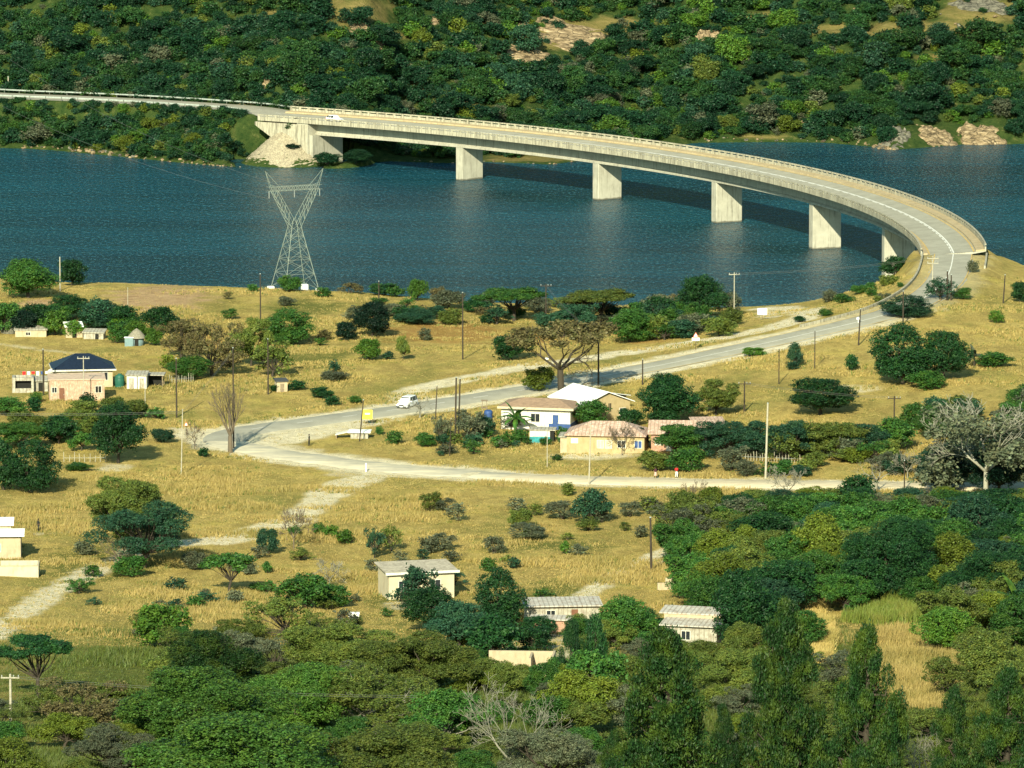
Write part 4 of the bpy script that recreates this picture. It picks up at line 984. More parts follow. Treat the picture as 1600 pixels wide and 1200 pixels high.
LMK = [(45, 440, 'the big tree at the left end of the near shore'), (120, 515, 'the small white roof at the left'), (213, 530, 'the thatched hut'), (38, 605, 'the roofless block shell'), (130, 575, 'the navy hipped roof'), (250, 466, 'the bare rock slope'),
       (460, 440, 'the foot of the lattice tower'), (581, 500, 'the very dark round tree'), (724, 500, 'the tall pole at the centre'), (652, 450, 'the light green shoreline tree'), (803, 480, 'the flat-topped shore tree'), (853, 480, 'the dark shore pole with a crossarm'),
       (940, 480, 'the flat olive shore tree'), (1096, 460, 'the tallest shore tree'), (1088, 535, 'the warning triangle by the side track'), (1191, 490, 'the blank white board'), (878, 560, 'the great umbrella tree'), (1396, 412, 'the nearest bridge pier'), (1345, 455, 'the end of the river kerb'),
       (185, 680, 'the tall rounded dark tree left of the hairpin'), (48, 725, 'the big dark tree with a short trunk'), (360, 650, 'the vase-shaped leafless tree'), (635, 628, 'the white off-road car'), (572, 648, 'the yellow notice board'), (714, 640, 'the tall double poles'), (806, 660, 'the fan palm'), (845, 683, 'the green kiosk'),
       (940, 690, 'the pink roofed house'), (1040, 742, 'the two walking people'), (1196, 690, 'the tall pale roadside pole'), (1300, 690, 'the olive-topped roadside tree'), (1397, 650, 'the pole with side insulators'), (1540, 700, 'the pale-limbed tree'), (1368, 745, 'the flat bare tree on the dirt road'),
       (20, 845, 'the stepped-roof cottage'), (215, 800, 'the great spreading olive tree'), (357, 895, 'the umbrella-shaped tree'), (460, 825, 'the bare sapling by the foot path'), (480, 925, 'the round green bush of the lower grass'), (600, 845, 'the thin tree of the middle field'), (655, 900, 'the flat roofed cream house'), (782, 930, 'the tall dark tree of the clump'),
       (924, 790, 'the lone green bush below the dirt road'), (1018, 850, 'the dark pole in the tall grass'), (880, 950, 'the long low rusty roof'), (1070, 970, 'the stepped white roofs'), (1162, 940, 'the large tree by the stepped roofs'), (1392, 870, 'the biggest thicket tree'), (1565, 860, 'the feathery yellow-green bush'), (1400, 965, 'the patch of reeds'),
       (1590, 940, 'the banana-like plant'), (1482, 980, 'the glossy bush right of the reeds'), (1440, 1040, 'the straw grass clearing'), (1225, 1000, 'the tallest conifer'), (1350, 1030, 'the slender conifer'), (1040, 1060, 'the broad conifer'), (1490, 1120, 'the short lower right conifer'), (1565, 1100, 'the corner conifer'), (910, 1020, 'the pair of narrow cypresses'),
       (820, 1040, 'the sandy block walls'), (800, 1130, 'the leafless tree at the bottom edge'), (650, 1030, 'the right-hand olive open-crowned tree'), (520, 1010, 'the left-hand olive open-crowned tree'), (330, 1080, 'the huge dense green trees'), (60, 1020, 'the dark umbrella tree at the lower left'), (17, 1095, 'the pale concrete pole'), (245, 970, 'the bright bush of the lower left'), (20, 1180, 'the yellow-tipped corner tree'),
       (905, 62, 'the large bare hillside slabs'), (830, 88, 'the lower hillside slabs'), (560, 22, 'the grassy clearing at the top'), (572, 52, 'the streaked pale hillside rock'), (462, 64, 'the small white hillside rocks'), (1106, 56, 'the lone tan hillside boulder'), (690, 38, 'the pale rocks at the top middle'), (1540, 15, 'the broken rocks in the top right corner'), (138, 20, 'the grey boulder at the top left'),
       (1450, 48, 'the brown clearing at the upper right'), (1462, 205, 'the left tan rock mass on the far shore'), (1532, 205, 'the right tan rock mass on the far shore'), (1396, 205, 'the dark-topped rock by the water'), (13, 128, 'the white post at the far left'), (395, 155, 'the low rocks behind the guard rail'), (445, 230, 'the stone cone'), (512, 180, 'the car on the bridge'), (730, 190, 'the farthest pier'), (949, 215, 'the second farthest pier'),
       (1137, 250, 'the middle pier'), (1180, 214, 'the grassy spit on the far shore'), (165, 235, 'the heaped stones on the far left shore'), (200, 150, 'the middle of the left road'), (700, 165, 'the brown patch behind the far bridge end'), (1290, 100, 'the middle of the right hillside'), (1000, 130, 'the hillside above the middle of the bridge'), (250, 70, 'the dense left hillside'), (1320, 190, 'the small shore stones behind the bridge')]
_lu = {}
def autolabel(x, y, wpx, hpx, kind, c, group):
    cy = y - hpx * .5; b = min(LMK, key=lambda q: (q[0] - x) ** 2 + (1.6 * (q[1] - cy)) ** 2); dx, dy = x - b[0], cy - b[1]
    d = math.hypot(dx, dy); far = 'just ' if d < 45 else '' if d < 95 else 'some way '
    side = ('left of' if dx < 0 else 'right of') if abs(dx) > 1.1 * abs(dy) else ('above' if dy < 0 else 'below')
    sz = 'small' if wpx < 26 else 'medium-sized' if wpx < 60 else 'large'
    L = f"{sz} {CW[c]} {'bush' if kind.startswith('shrub') else 'airy tree' if kind.endswith('sparse') else 'spreading tree' if kind.startswith('broad') else 'leafy tree'} {far}{side} {b[2]}"
    if _lu.setdefault(L, group) != group: L = L.replace(' bush', ' leafy bush').replace('leafy tree', 'rounded tree').replace('spreading tree', 'wide tree').replace('airy tree', 'thin tree')
    if len(L.split()) > 16: L = L.replace('some way ', '').replace('just ', '')
    if len(L.split()) > 16: L = L.replace(sz + ' ', '')
    _lu.setdefault(L, group); return L
WIDE = {}
for k in T:
    kw = {}
    if 'pale branch' in k[6] or k[5] == 'grey' and k[0].startswith('bare'): kw['bark'] = BARKG
    if k[3] >= 150 or k[4] >= 150: kw['size'] = 'x'
    elif k[3] >= 95 and k[2] > 800: kw['size'] = 'l'
    tree(*k, **kw)
# the big nearly bare umbrella tree behind the houses, and the pale-limbed one on the right
p = at(878, 620); s = sc_at(p)
e = plant('bare_flat', p.x, p.y, p.z, 182 / s, 122 / s, 'brown', 'large dark umbrella tree with a thin brown crown behind the white roofed hall', size='x', bark=BARK)
cmesh, _ = tree_mesh('flat_sparse', 'l', 1); c = link('crown', cmesh, e); setmesh(c, LM['brown'])
p = at(1540, 775); s = sc_at(p)
e = plant('bare', p.x, p.y, p.z, 250 / s, 160 / s, 'grey', 'tall tree with pale twisting limbs and a thin grey crown at the right', size='l', bark=mat('bark_white', (.30, .285, .22), .8, .2, 3))
cmesh, _ = tree_mesh('broad_sparse', 'l', 1); c = link('crown', cmesh, e); setmesh(c, LM['grey'])
# dense thicket on the right below the dirt road: every tree its own object
rr = random.Random(5)
kinds = [('round', 'dark'), ('round', 'mid'), ('broad', 'olive'), ('round', 'teal'), ('broad', 'mid'), ('round', 'dark'), ('shrub', 'yel'), ('round', 'mid'), ('broad_sparse', 'grey')]
y = 800; i = 0
while y < 1000:
    x = 1070 + (max(0, y - 900) * .5) + rr.uniform(-10, 20)
    while x < 1660:
        skip = (y > 965 and 1230 < x < 1480) or (y < 825 and x < 1110)
        if not skip:
            k, c = rr.choice(kinds); wpx = rr.uniform(70, 125); hpx = min(wpx * rr.uniform(.62, .9), max(26, y - 766 if x > 1130 else y - 758))
            tree(k, x, y + rr.uniform(-10, 10), wpx, hpx, c, autolabel(x, y, wpx, hpx, k, c, 'trees of the right-hand thicket'), 'trees of the right-hand thicket', size='l')
        x += rr.uniform(34, 56); i += 1
    y += 21
y = 1010
while y < 1230:
    x = -30 + rr.uniform(0, 40)
    while x < 1650:
        inn = (x < 120 and y < 1060) or (560 < x < 900 and y < 1075) or (1330 < x < 1460 and y < 1130) or (x < 230 and y < 1100) or (1000 < x < 1130 and y < 1040)
        if not inn:
            k, c = rr.choice([('broad', 'olive'), ('broad_sparse', 'olive'), ('shrub', 'mid'), ('broad', 'yel'), ('broad_sparse', 'grey'), ('shrub', 'olive'), ('broad_sparse', 'olive')]); wpx = rr.uniform(60, 110)
            hpx = wpx * rr.uniform(.5, .8); tree(k, x, y + rr.uniform(-12, 12), wpx, hpx, c, autolabel(x, y, wpx, hpx, k, c, 'foreground scrub'), 'foreground scrub', size='l')
        x += rr.uniform(60, 100)
    y += 34
dots_ = [(842, 1000, 60, 40, 'dark'), (905, 1006, 66, 44, 'mid'), (1010, 1000, 70, 56, 'dark'), (1030, 1032, 80, 50, 'mid'), (1095, 1040, 80, 44, 'olive'), (815, 1075, 80, 40, 'olive'), (760, 1062, 60, 36, 'olive'), (870, 1060, 60, 36, 'dark'), (740, 1050, 60, 40, 'mid'), (790, 1090, 70, 60, 'olive'), (850, 1095, 70, 64, 'mid'), (905, 990, 50, 34, 'olive'), (945, 1000, 56, 40, 'mid'), (1060, 1042, 70, 46, 'olive')]
# small bushes dotted through the grass and along the shore
for x, y, w_, h_, c in dots_: tree('round', x, y, w_, h_, c, autolabel(x, y, w_, h_, 'round', c, 'trees hiding the lower houses'), 'trees hiding the lower houses', size='l')
def dots(n, reg, wr, cols, label, group, kinds=('shrub',), gap=0):
    x0, x1, y0, y1 = reg; k = 0
    while k < n:
        x, y = rr.uniform(x0, x1), rr.uniform(y0, y1); p = at(x, y)
        d1, _ = seg_dist(np.array(p.x), np.array(p.y), MAIN[::3]); d2, _ = seg_dist(np.array(p.x), np.array(p.y), LOW[::3])
        if min(d1, d2) < 6: k += 1; continue
        w_ = rr.uniform(*wr); c = rr.choice(cols); kd = rr.choice(kinds); h_ = w_ * rr.uniform(.45, .8); tree(kd, x, y, w_, h_, c, autolabel(x, y, w_, h_, kd, c, group), group); k += 1
dots(34, (590, 1170, 476, 512), (26, 60), ['mid', 'olive', 'teal', 'grey', 'dark', 'brown'], 'one of the mixed bushes growing along the near shoreline in the middle', 'bushes of the near shoreline', ('shrub', 'round', 'broad_sparse'))
dots(22, (960, 1130, 505, 535), (30, 60), ['mid', 'olive', 'teal', 'grey'], 'one of the bushes massed between the shore trees and the side track', 'bushes above the side track', ('shrub', 'round', 'broad_sparse'))
dots(20, (0, 290, 496, 528), (30, 58), ['mid', 'dark', 'teal', 'bright'], 'one of the leafy bushes around the hillside huts at the left', 'bushes around the huts', ('shrub', 'round'))
dots(16, (300, 560, 455, 545), (18, 44), ['olive', 'mid', 'grey', 'brown'], 'small scrubby bush on the slope below the lattice tower', 'scrub below the lattice tower', ('shrub', 'shrub_sparse'))
dots(26, (1130, 1440, 700, 745), (30, 66), ['teal', 'olive', 'mid', 'grey'], 'one of the low bushes filling the gaps under the roadside trees', 'bushes under the roadside trees', ('shrub', 'broad_sparse'))
dots(60, (120, 900, 865, 1000), (16, 48), ['olive', 'grey', 'mid', 'olive', 'grey', 'teal'], 'small scrubby bush scattered in the tall grass of the lower field', 'scrub of the lower field', ('shrub', 'shrub_sparse', 'broad_sparse'))
dots(22, (640, 1060, 775, 870), (18, 50), ['olive', 'grey', 'grey'], 'small scrubby bush in the dry grass below the dirt road', 'scrub below the dirt road', ('shrub_sparse', 'shrub_sparse', 'shrub'))
dots(24, (660, 860, 660, 715), (14, 36), ['olive', 'grey', 'mid', 'teal'], 'little bush in the field between the double poles and the palm', 'scrub round the double poles', ('shrub', 'shrub_sparse', 'broad_sparse'))
dots(20, (0, 250, 640, 720), (24, 60), ['mid', 'olive', 'dark'], 'bush among the dark trees at the left', 'bushes among the left trees', ('shrub', 'broad'))
dots(24, (1450, 1640, 640, 760), (50, 90), ['teal', 'grey', 'mid', 'olive'], 'one of the bushy trees crowded behind the pale-limbed tree', 'trees behind the pale-limbed tree', ('broad', 'round', 'broad_sparse'))
dots(16, (1290, 1420, 445, 475), (12, 28), ['mid', 'olive', 'grey'], 'low bush on the river bank inside the road bend', 'bushes on the bank inside the bend')
# ------------------------------------------------------------------ scrub on the far side of the river
rs = np.random.default_rng(11)
pts = []
cell = {}
def try_add(X, Y, dmin):
    gx, gy_ = int(X // 4), int(Y // 4)
    for a in (-1, 0, 1):
        for b in (-1, 0, 1):
            for q in cell.get((gx + a, gy_ + b), ()):
                if (q[0] - X) ** 2 + (q[1] - Y) ** 2 < dmin * dmin: return False
    cell.setdefault((gx, gy_), []).append((X, Y)); return True
def clearf(x, y):
    return any(((x - a) / c) ** 2 + ((y - b) / d) ** 2 < 1 for a, b, c, d in clear_px)
cand = rs.random((21000, 2)); cand[16000:, 0] *= .37; cand[16000:, 1] = (cand[16000:, 1] * 60 + 10) / 150
CXs = (cand[:, 0] * 2 - 1) * .088; CYs = 1352 + cand[:, 1] * 150
XX = CXs * CYs; HH = hgrid(XX, CYs); dl_, _ = seg_dist(XX, CYs, LEFT); dfe, _ = seg_dist(XX, CYs, FE); ins = inside(XX, CYs, FPOLY)
px_, py_, dd_ = proj(XX, CYs, HH)
for i in range(len(cand)):
    if not ins[i] or py_[i] < -30 or dfe[i] < .7: continue
    if HH[i] < .3 or math.hypot(XX[i] - CONE[0], CYs[i] - CONE[1]) < 10.8: continue
    if dl_[i] < (7.0 if py_[i] > 150 + px_[i] * .06 else 6.2) and px_[i] < 520: continue
    if clearf(px_[i], py_[i] - 4) : 
        if rs.random() > .05: continue
    if 560 < px_[i] < 1060 and dfe[i] < 5: continue
    if abs(math.hypot(XX[i] - BX, CYs[i] - BY) - BR) < 8 and px_[i] < 700 and (BA - math.atan2(CYs[i] - BY, XX[i] - BX)) * BR > -54: continue
    if 1395 < px_[i] < 1570 and dfe[i] < 8: continue
    wv = rs.choice([1.5, 2.3, 3.2, 4.6, 6.6], p=[.2, .22, .22, .22, .14]); wv *= rs.uniform(.85, 1.2)
    if px_[i] < 520: wv = min(wv, max(1.2, (dl_[i] - 5.6) * (1.0 if py_[i] > 150 + px_[i] * .06 else 2.5)))
    if not try_add(XX[i], CYs[i], wv * .44): continue
    pts.append((XX[i], CYs[i], HH[i], wv, px_[i], py_[i], dl_[i]))
pts.sort(key=lambda q: -q[3] * (1.25 if q[5] > 150 else 1))
print('far scrub', len(pts))
fk = [('broad', 'hill', .24), ('round', 'hill', .20), ('broad', 'hillm', .18), ('shrub', 'bright', .05), ('shrub', 'hillm', .14), ('round', 'teal', .08), ('shrub', 'olive', .035), ('shrub', 'yel', .025), ('shrub_sparse', 'grey', .05)]
fp = np.array([a[2] for a in fk]); fp /= fp.sum()
for (X, Y, Z, wv, px0, py0, dl0) in pts[:300]:
    k, c, _ = fk[rs.choice(len(fk), p=fp)]
    bank = px0 < 520 and py0 > 160
    if bank and rs.random() < .5: c = rs.choice(['bright', 'mid', 'yel'])
    plant(k, X, Y, Z - .2, wv * rs.uniform(1.1, 1.45), wv * rs.uniform(.75, 1.05), c, autolabel(px0, py0, wv * 8.5, wv * 6, k, c, 'bushes on the far left bank' if bank else 'trees of the far hillside scrub'),
          'bushes on the far left bank' if bank else 'trees of the far hillside scrub', parts=False, size='m')
# the rest as one mass
Vs = []; cols = {}
for (X, Y, Z, wv, px0, py0, dl0) in pts[300:]:
    cols.setdefault(fk[rs.choice(len(fk), p=fp)][:2], []).append((X, Y, Z, wv))
mm = {}; allV = []; allM = []; mats = []
for (k, c), L in cols.items():
    mats.append(LM[c])
    for j, (X, Y, Z, wv) in enumerate(L):
        me, _ = tree_mesh(k, 's', j % 3); 
        if me.name not in mm:
            a = np.empty(len(me.vertices) * 3, np.float32); me.vertices.foreach_get('co', a); mm[me.name] = a.reshape(-1, 3)
        v = mm[me.name]; t = rs.uniform(0, 6.28); ct, st_ = math.cos(t), math.sin(t); w_ = wv * rs.uniform(1.1, 1.5); h_ = wv * rs.uniform(.75, 1.1)
        allV.append(np.c_[(v[:, 0] * ct - v[:, 1] * st_) * w_ + X, (v[:, 0] * st_ + v[:, 1] * ct) * w_ + Y, v[:, 2] * h_ + Z - .2]); allM.append(np.full(len(v) // 4, len(mats) - 1, np.int32))
allV = np.concatenate(allV); allM = np.concatenate(allM)
me = npmesh('hillside_scrub', allV, np.arange(len(allV)).reshape(-1, 4), 4)
for m_ in mats: me.materials.append(m_)
me.polygons.foreach_set('material_index', allM); tag(link('hillside_scrub', me), 'dense green undergrowth covering the far hillside', 'scrub', kind='stuff')
# ------------------------------------------------------------------ grass, reeds and undergrowth (nobody could count it)
verge = dirt.copy()
for dy_ in range(-1, 9):
    for dx_ in (-2, 0, 2):
        verge = np.maximum(verge, np.roll(np.roll(dirt, -dy_, 0), dx_, 1) * (1 - .05 * abs(dy_)))
def grass(name, N, region, hrange, col, label, bl=4, width=.10, seed=1, lean=.35):
    rg = np.random.default_rng(seed); u = rg.random((N, 2)); px0, px1, py0, py1 = region
    # uniform over the picture region, found on the ground grid
    iy = np.nonzero((gy > 545) & (gy < 1190))[0]
    R = (px0 - 800) / FPX + u[:, 0] * (px1 - px0) / FPX; ymin, ymax = at(800, py1).y - 4, at(800, py0).y + 4
    Y = 1 / (1 / ymax + u[:, 1] * (1 / ymin - 1 / ymax)); X = R * Y * 1.01; Z = hgrid(X, Y)
    px, py, d = proj(X, Y, Z); fx = (np.clip((X / Y - gr[0]) / (gr[1] - gr[0]) * (len(gr) - 1), 0, len(gr) - 1)).astype(int); fy = np.clip(np.searchsorted(gy, Y), 0, len(gy) - 1)
    tall = sstep(fbm(X / 14, Y / 9, 3), .40, .60)
    ok = (py > py0 - 6) & (py < py1 + 6) & (dirt[fy, fx] < .12) & (rock[fy, fx] < .4) & (Z > .3)
    dmr, _ = seg_dist(X, Y, MAIN[::3]); ok &= dmr > 5.0; dmr, _ = seg_dist(X, Y, LOW[::3]); ok &= dmr > 4.2
    if px1 - px0 < 300: ok &= ((px - (px0 + px1) / 2) / (px1 - px0) * 2) ** 2 + ((py - (py0 + py1) / 2) / (py1 - py0) * 2) ** 2 + (fbm(X / 3, Y / 3, 3) - .45) * 1.6 < .8
    ok &= (verge[fy, fx] < .35) | (rg.random(N) < .10)
    ok &= rg.random(N) < .35 + .65 * tall
    X, Y, Z, tall = X[ok], Y[ok], Z[ok], tall[ok]; n = len(X)
    h = (hrange[0] + (hrange[1] - hrange[0]) * tall * rg.uniform(.4, 1, n))
    fyk, fxk = fy[ok], fx[ok]
    for off in range(1, 26): h = np.where(dirt[np.clip(fyk + off, 0, len(gy) - 1), fxk] > .4, np.minimum(h, .04 + off * .022), h)
    h = np.where(verge[fyk, fxk] > .35, np.minimum(h, .14), h)
    bx = rg.normal(size=(n, bl, 2)) * .22; ln = rg.normal(size=(n, bl, 2)) * lean + np.array([.12, 0]); hh = h[:, None] * rg.uniform(.6, 1.1, (n, bl)); t = rg.uniform(0, 3.14, (n, bl)); wd = width * rg.uniform(.6, 1.3, (n, bl))
    P = np.stack([X[:, None] + bx[..., 0], Y[:, None] + bx[..., 1], np.broadcast_to(Z[:, None] - .05, (n, bl))], -1)
    S = np.stack([np.cos(t) * wd, np.sin(t) * wd * .4, 0 * wd], -1); tip = P + np.stack([ln[..., 0] * hh, ln[..., 1] * hh, hh], -1)
    V = np.stack([P - S, P + S, tip], 2).reshape(-1, 3); me = npmesh(name, V, np.arange(len(V)).reshape(-1, 3), 3); me.materials.append(LM[col]); tag(link(name, me), label, 'grass', kind='stuff')
grass('dry_grass', 150000, (-60, 1660, 436, 760), (.15, .55), 'dry', 'dry yellow grass of the upper slopes round the houses and road', seed=1, width=.09)
grass('tall_dry_grass', 120000, (-60, 1660, 745, 1010), (.2, .95), 'dry', 'tall dry straw-coloured grass of the slope below the road', seed=2, width=.07)
grass('foreground_grass', 80000, (-60, 1660, 990, 1230), (.3, 1.2), 'olive', 'mixed olive grass among the foreground bushes', seed=3, width=.07)
grass('straw_grass', 22000, (1330, 1515, 970, 1125), (.8, 1.7), 'dry', 'bright straw grass between the slender conifer and the green bushes', seed=4, width=.06, lean=.2)
grass('reeds', 12000, (1320, 1480, 948, 985), (1.6, 2.8), 'reed', 'yellow-green reeds above the straw grass on the right', seed=5, width=.07, lean=.22)
grass('straw_grass', 12000, (1250, 1305, 950, 1040), (.8, 1.7), 'dry', 'straw grass between the tallest and the slender conifer', seed=6, width=.06)
grass('weeds', 26000, (-60, 1660, 440, 1000), (.15, .6), 'olive', 'scattered olive weeds in the dry grass', seed=7, width=.12)
pitching()
# ------------------------------------------------------------------ buildings
GLASS = mat('dark_window', (.02, .025, .03), .15, .2, 2, spec=.6); WHITE = mat('white_paint', (.62, .60, .52), .7, .08, 1.5, dirt=(.45, .38, .28)); SHEET = mat('white_roof_sheet', (.84, .84, .80), .45, .06, .8)
RUST = mat('rusty_roof_sheet', (.46, .43, .37), .6, .2, 1.2, dirt=(.28, .17, .10)); PINK = mat('faded_pink_roof', (.42, .28, .21), .7, .22, 1.2, dirt=(.70, .58, .48)); MUST = mat('mustard_wall', (.38, .295, .16), .85, .1, 1, dirt=(.30, .22, .10))
BEIGE = mat('beige_plaster', (.43, .35, .23), .85, .1, 1, dirt=(.34, .26, .16)); CREAM = mat('cream_plaster', (.50, .44, .30), .85, .08, .8, dirt=(.42, .34, .22)); BLUE = mat('blue_paint', (.03, .07, .20), .6, .2, 2)
NAVY = mat('navy_roof', (.010, .018, .035), .5, .3, 3); PINKB = mat('pink_block_wall', (.40, .26, .18), .9, .3, 2.2, dirt=(.58, .50, .38)); TIN = mat('old_tin', (.36, .34, .27), .6, .3, 2, dirt=(.16, .10, .06)); BROWNR = mat('brown_tile', (.30, .20, .13), .8, .25, 2)
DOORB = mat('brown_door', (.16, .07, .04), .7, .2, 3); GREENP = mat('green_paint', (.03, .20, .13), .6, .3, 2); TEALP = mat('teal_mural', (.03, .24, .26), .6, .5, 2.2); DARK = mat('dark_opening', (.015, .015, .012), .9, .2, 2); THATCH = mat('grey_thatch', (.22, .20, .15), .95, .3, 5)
BLWALL = mat('blue_grey_wall', (.16, .24, .25), .8, .2, 2); WOOD = mat('weathered_wood', (.22, .17, .11), .9, .3, 4); PLASTIC = mat('green_tank_plastic', (.02, .10, .07), .4, .1, 1); BRICKR = mat('salmon_brick', (.38, .22, .15), .9, .3, 3)
GREYR = mat('grey_flat_roof', (.42, .37, .28), .8, .25, 1.5, dirt=(.2, .15, .1))
def seams(m, step=.9):
    N = NT(m); b = m.node_tree.nodes['Principled BSDF']; src = b.inputs['Base Color'].links[0].from_socket; wv = N.new('ShaderNodeTexWave', wave_type='BANDS', bands_direction='X'); wv.inputs['Scale'].default_value = .5 / step; wv.inputs['Distortion'].default_value = .6; wv.inputs['Detail'].default_value = 2; N.l.new(N.obj(), wv.inputs['Vector'])
    N.l.new(N.mix(N.ramp(wv.outputs['Fac'], [(.05, .5), (.25, 0)]), src, (.16, .12, .08)), b.inputs['Base Color'])
for m_ in (PINK, RUST, TIN): seams(m_)
class House:
    def __init__(s, name, px, py, yaw, label, cat='house', group=None):
        p = at(px, py); s.p = p; s.s = sc_at(p); s.e = empty(name, p, R_(yaw), label, cat, group)
    def m(s, px): return px / s.s
    def walls(s, x0, x1, y0, y1, H, m, name='wall', gable=0, base=-.8, ridge='x'):
        mb = MB(); mb.box(x0, x1, y0, y1, base, H)
        if gable:
            if ridge == 'x':
                ym = (y0 + y1) / 2
                for x in (x0, x1 - .2): mb.add([(x, y0, H), (x, y1, H), (x, ym, H + gable), (x + .2, y0, H), (x + .2, y1, H), (x + .2, ym, H + gable)], [(0, 1, 2), (3, 5, 4), (0, 2, 5, 3), (1, 4, 5, 2), (0, 3, 4, 1)])
            else:
                xm = (x0 + x1) / 2
                for y in (y0, y1 - .2): mb.add([(x0, y, H), (x1, y, H), (xm, y, H + gable), (x0, y + .2, H), (x1, y + .2, H), (xm, y + .2, H + gable)], [(0, 1, 2), (3, 5, 4), (0, 2, 5, 3), (1, 4, 5, 2), (0, 3, 4, 1)])
        return mb.build(name, m, s.e)
    def roof(s, x0, x1, y0, y1, z, rise, m, hip=None, ridge='x', t=.12, name='roof'):
        mb = MB()
        if ridge == 'x':
            h = 0 if hip is None else hip; ym = (y0 + y1) / 2; top = [(x0 + h, ym), (x1 - h, ym)]
        else:
            h = 0 if hip is None else hip; xm = (x0 + x1) / 2; top = [(xm, y0 + h), (xm, y1 - h)]
        c = [(x0, y0), (x1, y0), (x1, y1), (x0, y1)]; vs = []
        for dz in (0, -t): vs += [(a, b, z + dz) for a, b in c] + [(a, b, z + rise + dz) for a, b in top]
        if ridge == 'x': f = [(0, 1, 5, 4), (2, 3, 4, 5), (0, 4, 3), (1, 2, 5)]
        else: f = [(0, 4, 5, 3), (1, 2, 5, 4), (0, 1, 4), (3, 5, 2)]
        if hip is None: f = [q for q in f if len(q) == 4]
        fs = f + [tuple(i + 6 for i in q[::-1]) for q in f] + [(0, 6, 7, 1), (1, 7, 8, 2), (2, 8, 9, 3), (3, 9, 6, 0)]
        if hip is None: fs = f + [tuple(i + 6 for i in q[::-1]) for q in f]; fs += ([(0, 1, 7, 6), (2, 3, 9, 8), (0, 6, 10, 4), (4, 10, 9, 3), (1, 5, 11, 7), (5, 2, 8, 11)] if ridge == 'x' else [(0, 3, 9, 6), (1, 2, 8, 7), (0, 4, 10, 6), (4, 1, 7, 10), (3, 9, 11, 5), (5, 11, 8, 2)])
        mb.add(vs, fs); return mb.build(name, m, s.e)
    def flat(s, x0, x1, y0, y1, z0, z1, m, t=.14, name='roof'):
        mb = MB(); mb.add([(x0, y0, z0), (x1, y0, z0), (x1, y1, z1), (x0, y1, z1), (x0, y0, z0 + t), (x1, y0, z0 + t), (x1, y1, z1 + t), (x0, y1, z1 + t)], [(0, 3, 2, 1), (4, 5, 6, 7), (0, 1, 5, 4), (1, 2, 6, 5), (2, 3, 7, 6), (3, 0, 4, 7)]); return mb.build(name, m, s.e)
    def fascia(s, x0, x1, y0, y1, z, m, h=.22):
        mb = MB(); t = .05
        mb.box(x0 - t, x1 + t, y0 - t, y0 - .003, z - h, z + .03); mb.box(x0 - t, x0 - .003, y0 - .002, y1, z - h, z + .03); mb.box(x1 + .003, x1 + t, y0 - .002, y1, z - h, z + .03); return mb.build('fascia', m, s.e)
    def win(s, x, w, z, h, y=0, m=None, frame=None, kind='window', face='front', X=0):
        def B(mb, a0, a1, d0, d1, z0, z1):
            if face == 'front': mb.box(a0, a1, y - d1, y - d0, z0, z1)
            elif face == 'left': mb.box(X - d1, X - d0, a0, a1, z0, z1)
            else: mb.box(X + d0, X + d1, a0, a1, z0, z1)
        f = MB(); t = .07
        if kind == 'window':
            B(f, x - t, x + w + t, .003, .06, z - t, z); B(f, x - t, x + w + t, .003, .06, z + h, z + h + t); B(f, x - t, x, .003, .06, z + .001, z + h - .001); B(f, x + w, x + w + t, .003, .06, z + .001, z + h - .001); B(f, x + w / 2 - .03, x + w / 2 + .03, .031, .055, z + .001, z + h - .001)
            o = f.build('window', frame or WHITE, s.e); g = MB(); B(g, x + .001, x + w - .001, .004, .03, z + .001, z + h - .001); g.build('pane', m or GLASS, o)
        else:
            B(f, x, x + w, .003, .05, z, z + h); o = f.build('door', m or DOORB, s.e); g = MB(); B(g, x + w * .82, x + w * .9, .051, .09, z + h * .45, z + h * .5); g.build('handle', STEEL, o)
        return o
# 1 navy hipped house
h = House('hipped_house', 132, 607, 8, 'small house with a dark navy hipped roof and white fascia at the left')
w = 9.0; h.walls(-w / 2, w / 2, .6, 7.4, 3.0, BEIGE); h.roof(-w / 2 - .5, w / 2 + .5, .1, 7.9, 3.02, 2.0, NAVY, hip=3.9); h.fascia(-w / 2 - .5, w / 2 + .5, .1, 7.9, 2.95, WHITE)
h.win(2.6, 1.1, 1.2, 1.2, y=.6); h.win(-3.8, 1.1, 1.2, 1.2, y=.6)
p = h.p
mb = MB(); mb.lathe([(.02, 0), (.55, .16), (.60, .2), (.52, .17), (.02, .03)], 14); d = mb.build('satellite_dish', WHITE); d.location = p + Vector((-5.2, .1, 2.5)); d.rotation_euler = (R_(-60), R_(-25), 0); tag(d, 'round white satellite dish at the left corner of the navy roofed house', 'satellite dish')
mb = MB(); mb.bar((0, 0, -.5), (0, 0, .1), .03); mb.build('arm', STEEL, d)
# 2 rough pink block building in front
h = House('block_building', 120, 626, 6, 'unfinished pink and white block building in front of the navy roofed house')
h.walls(-4.2, 4.3, 0, 4.5, 3.2, PINKB); h.flat(-4.4, 4.5, -.15, 4.7, 3.21, 3.45, mat('pinkish_roof_sheet', (.50, .37, .27), .7, .2, 1.5)); h.win(-2.7, .8, .0, 2.0, kind='door'); h.win(-3.8, .7, 1.3, .8); h.win(2.9, .9, 1.2, 1.0, m=DARK)
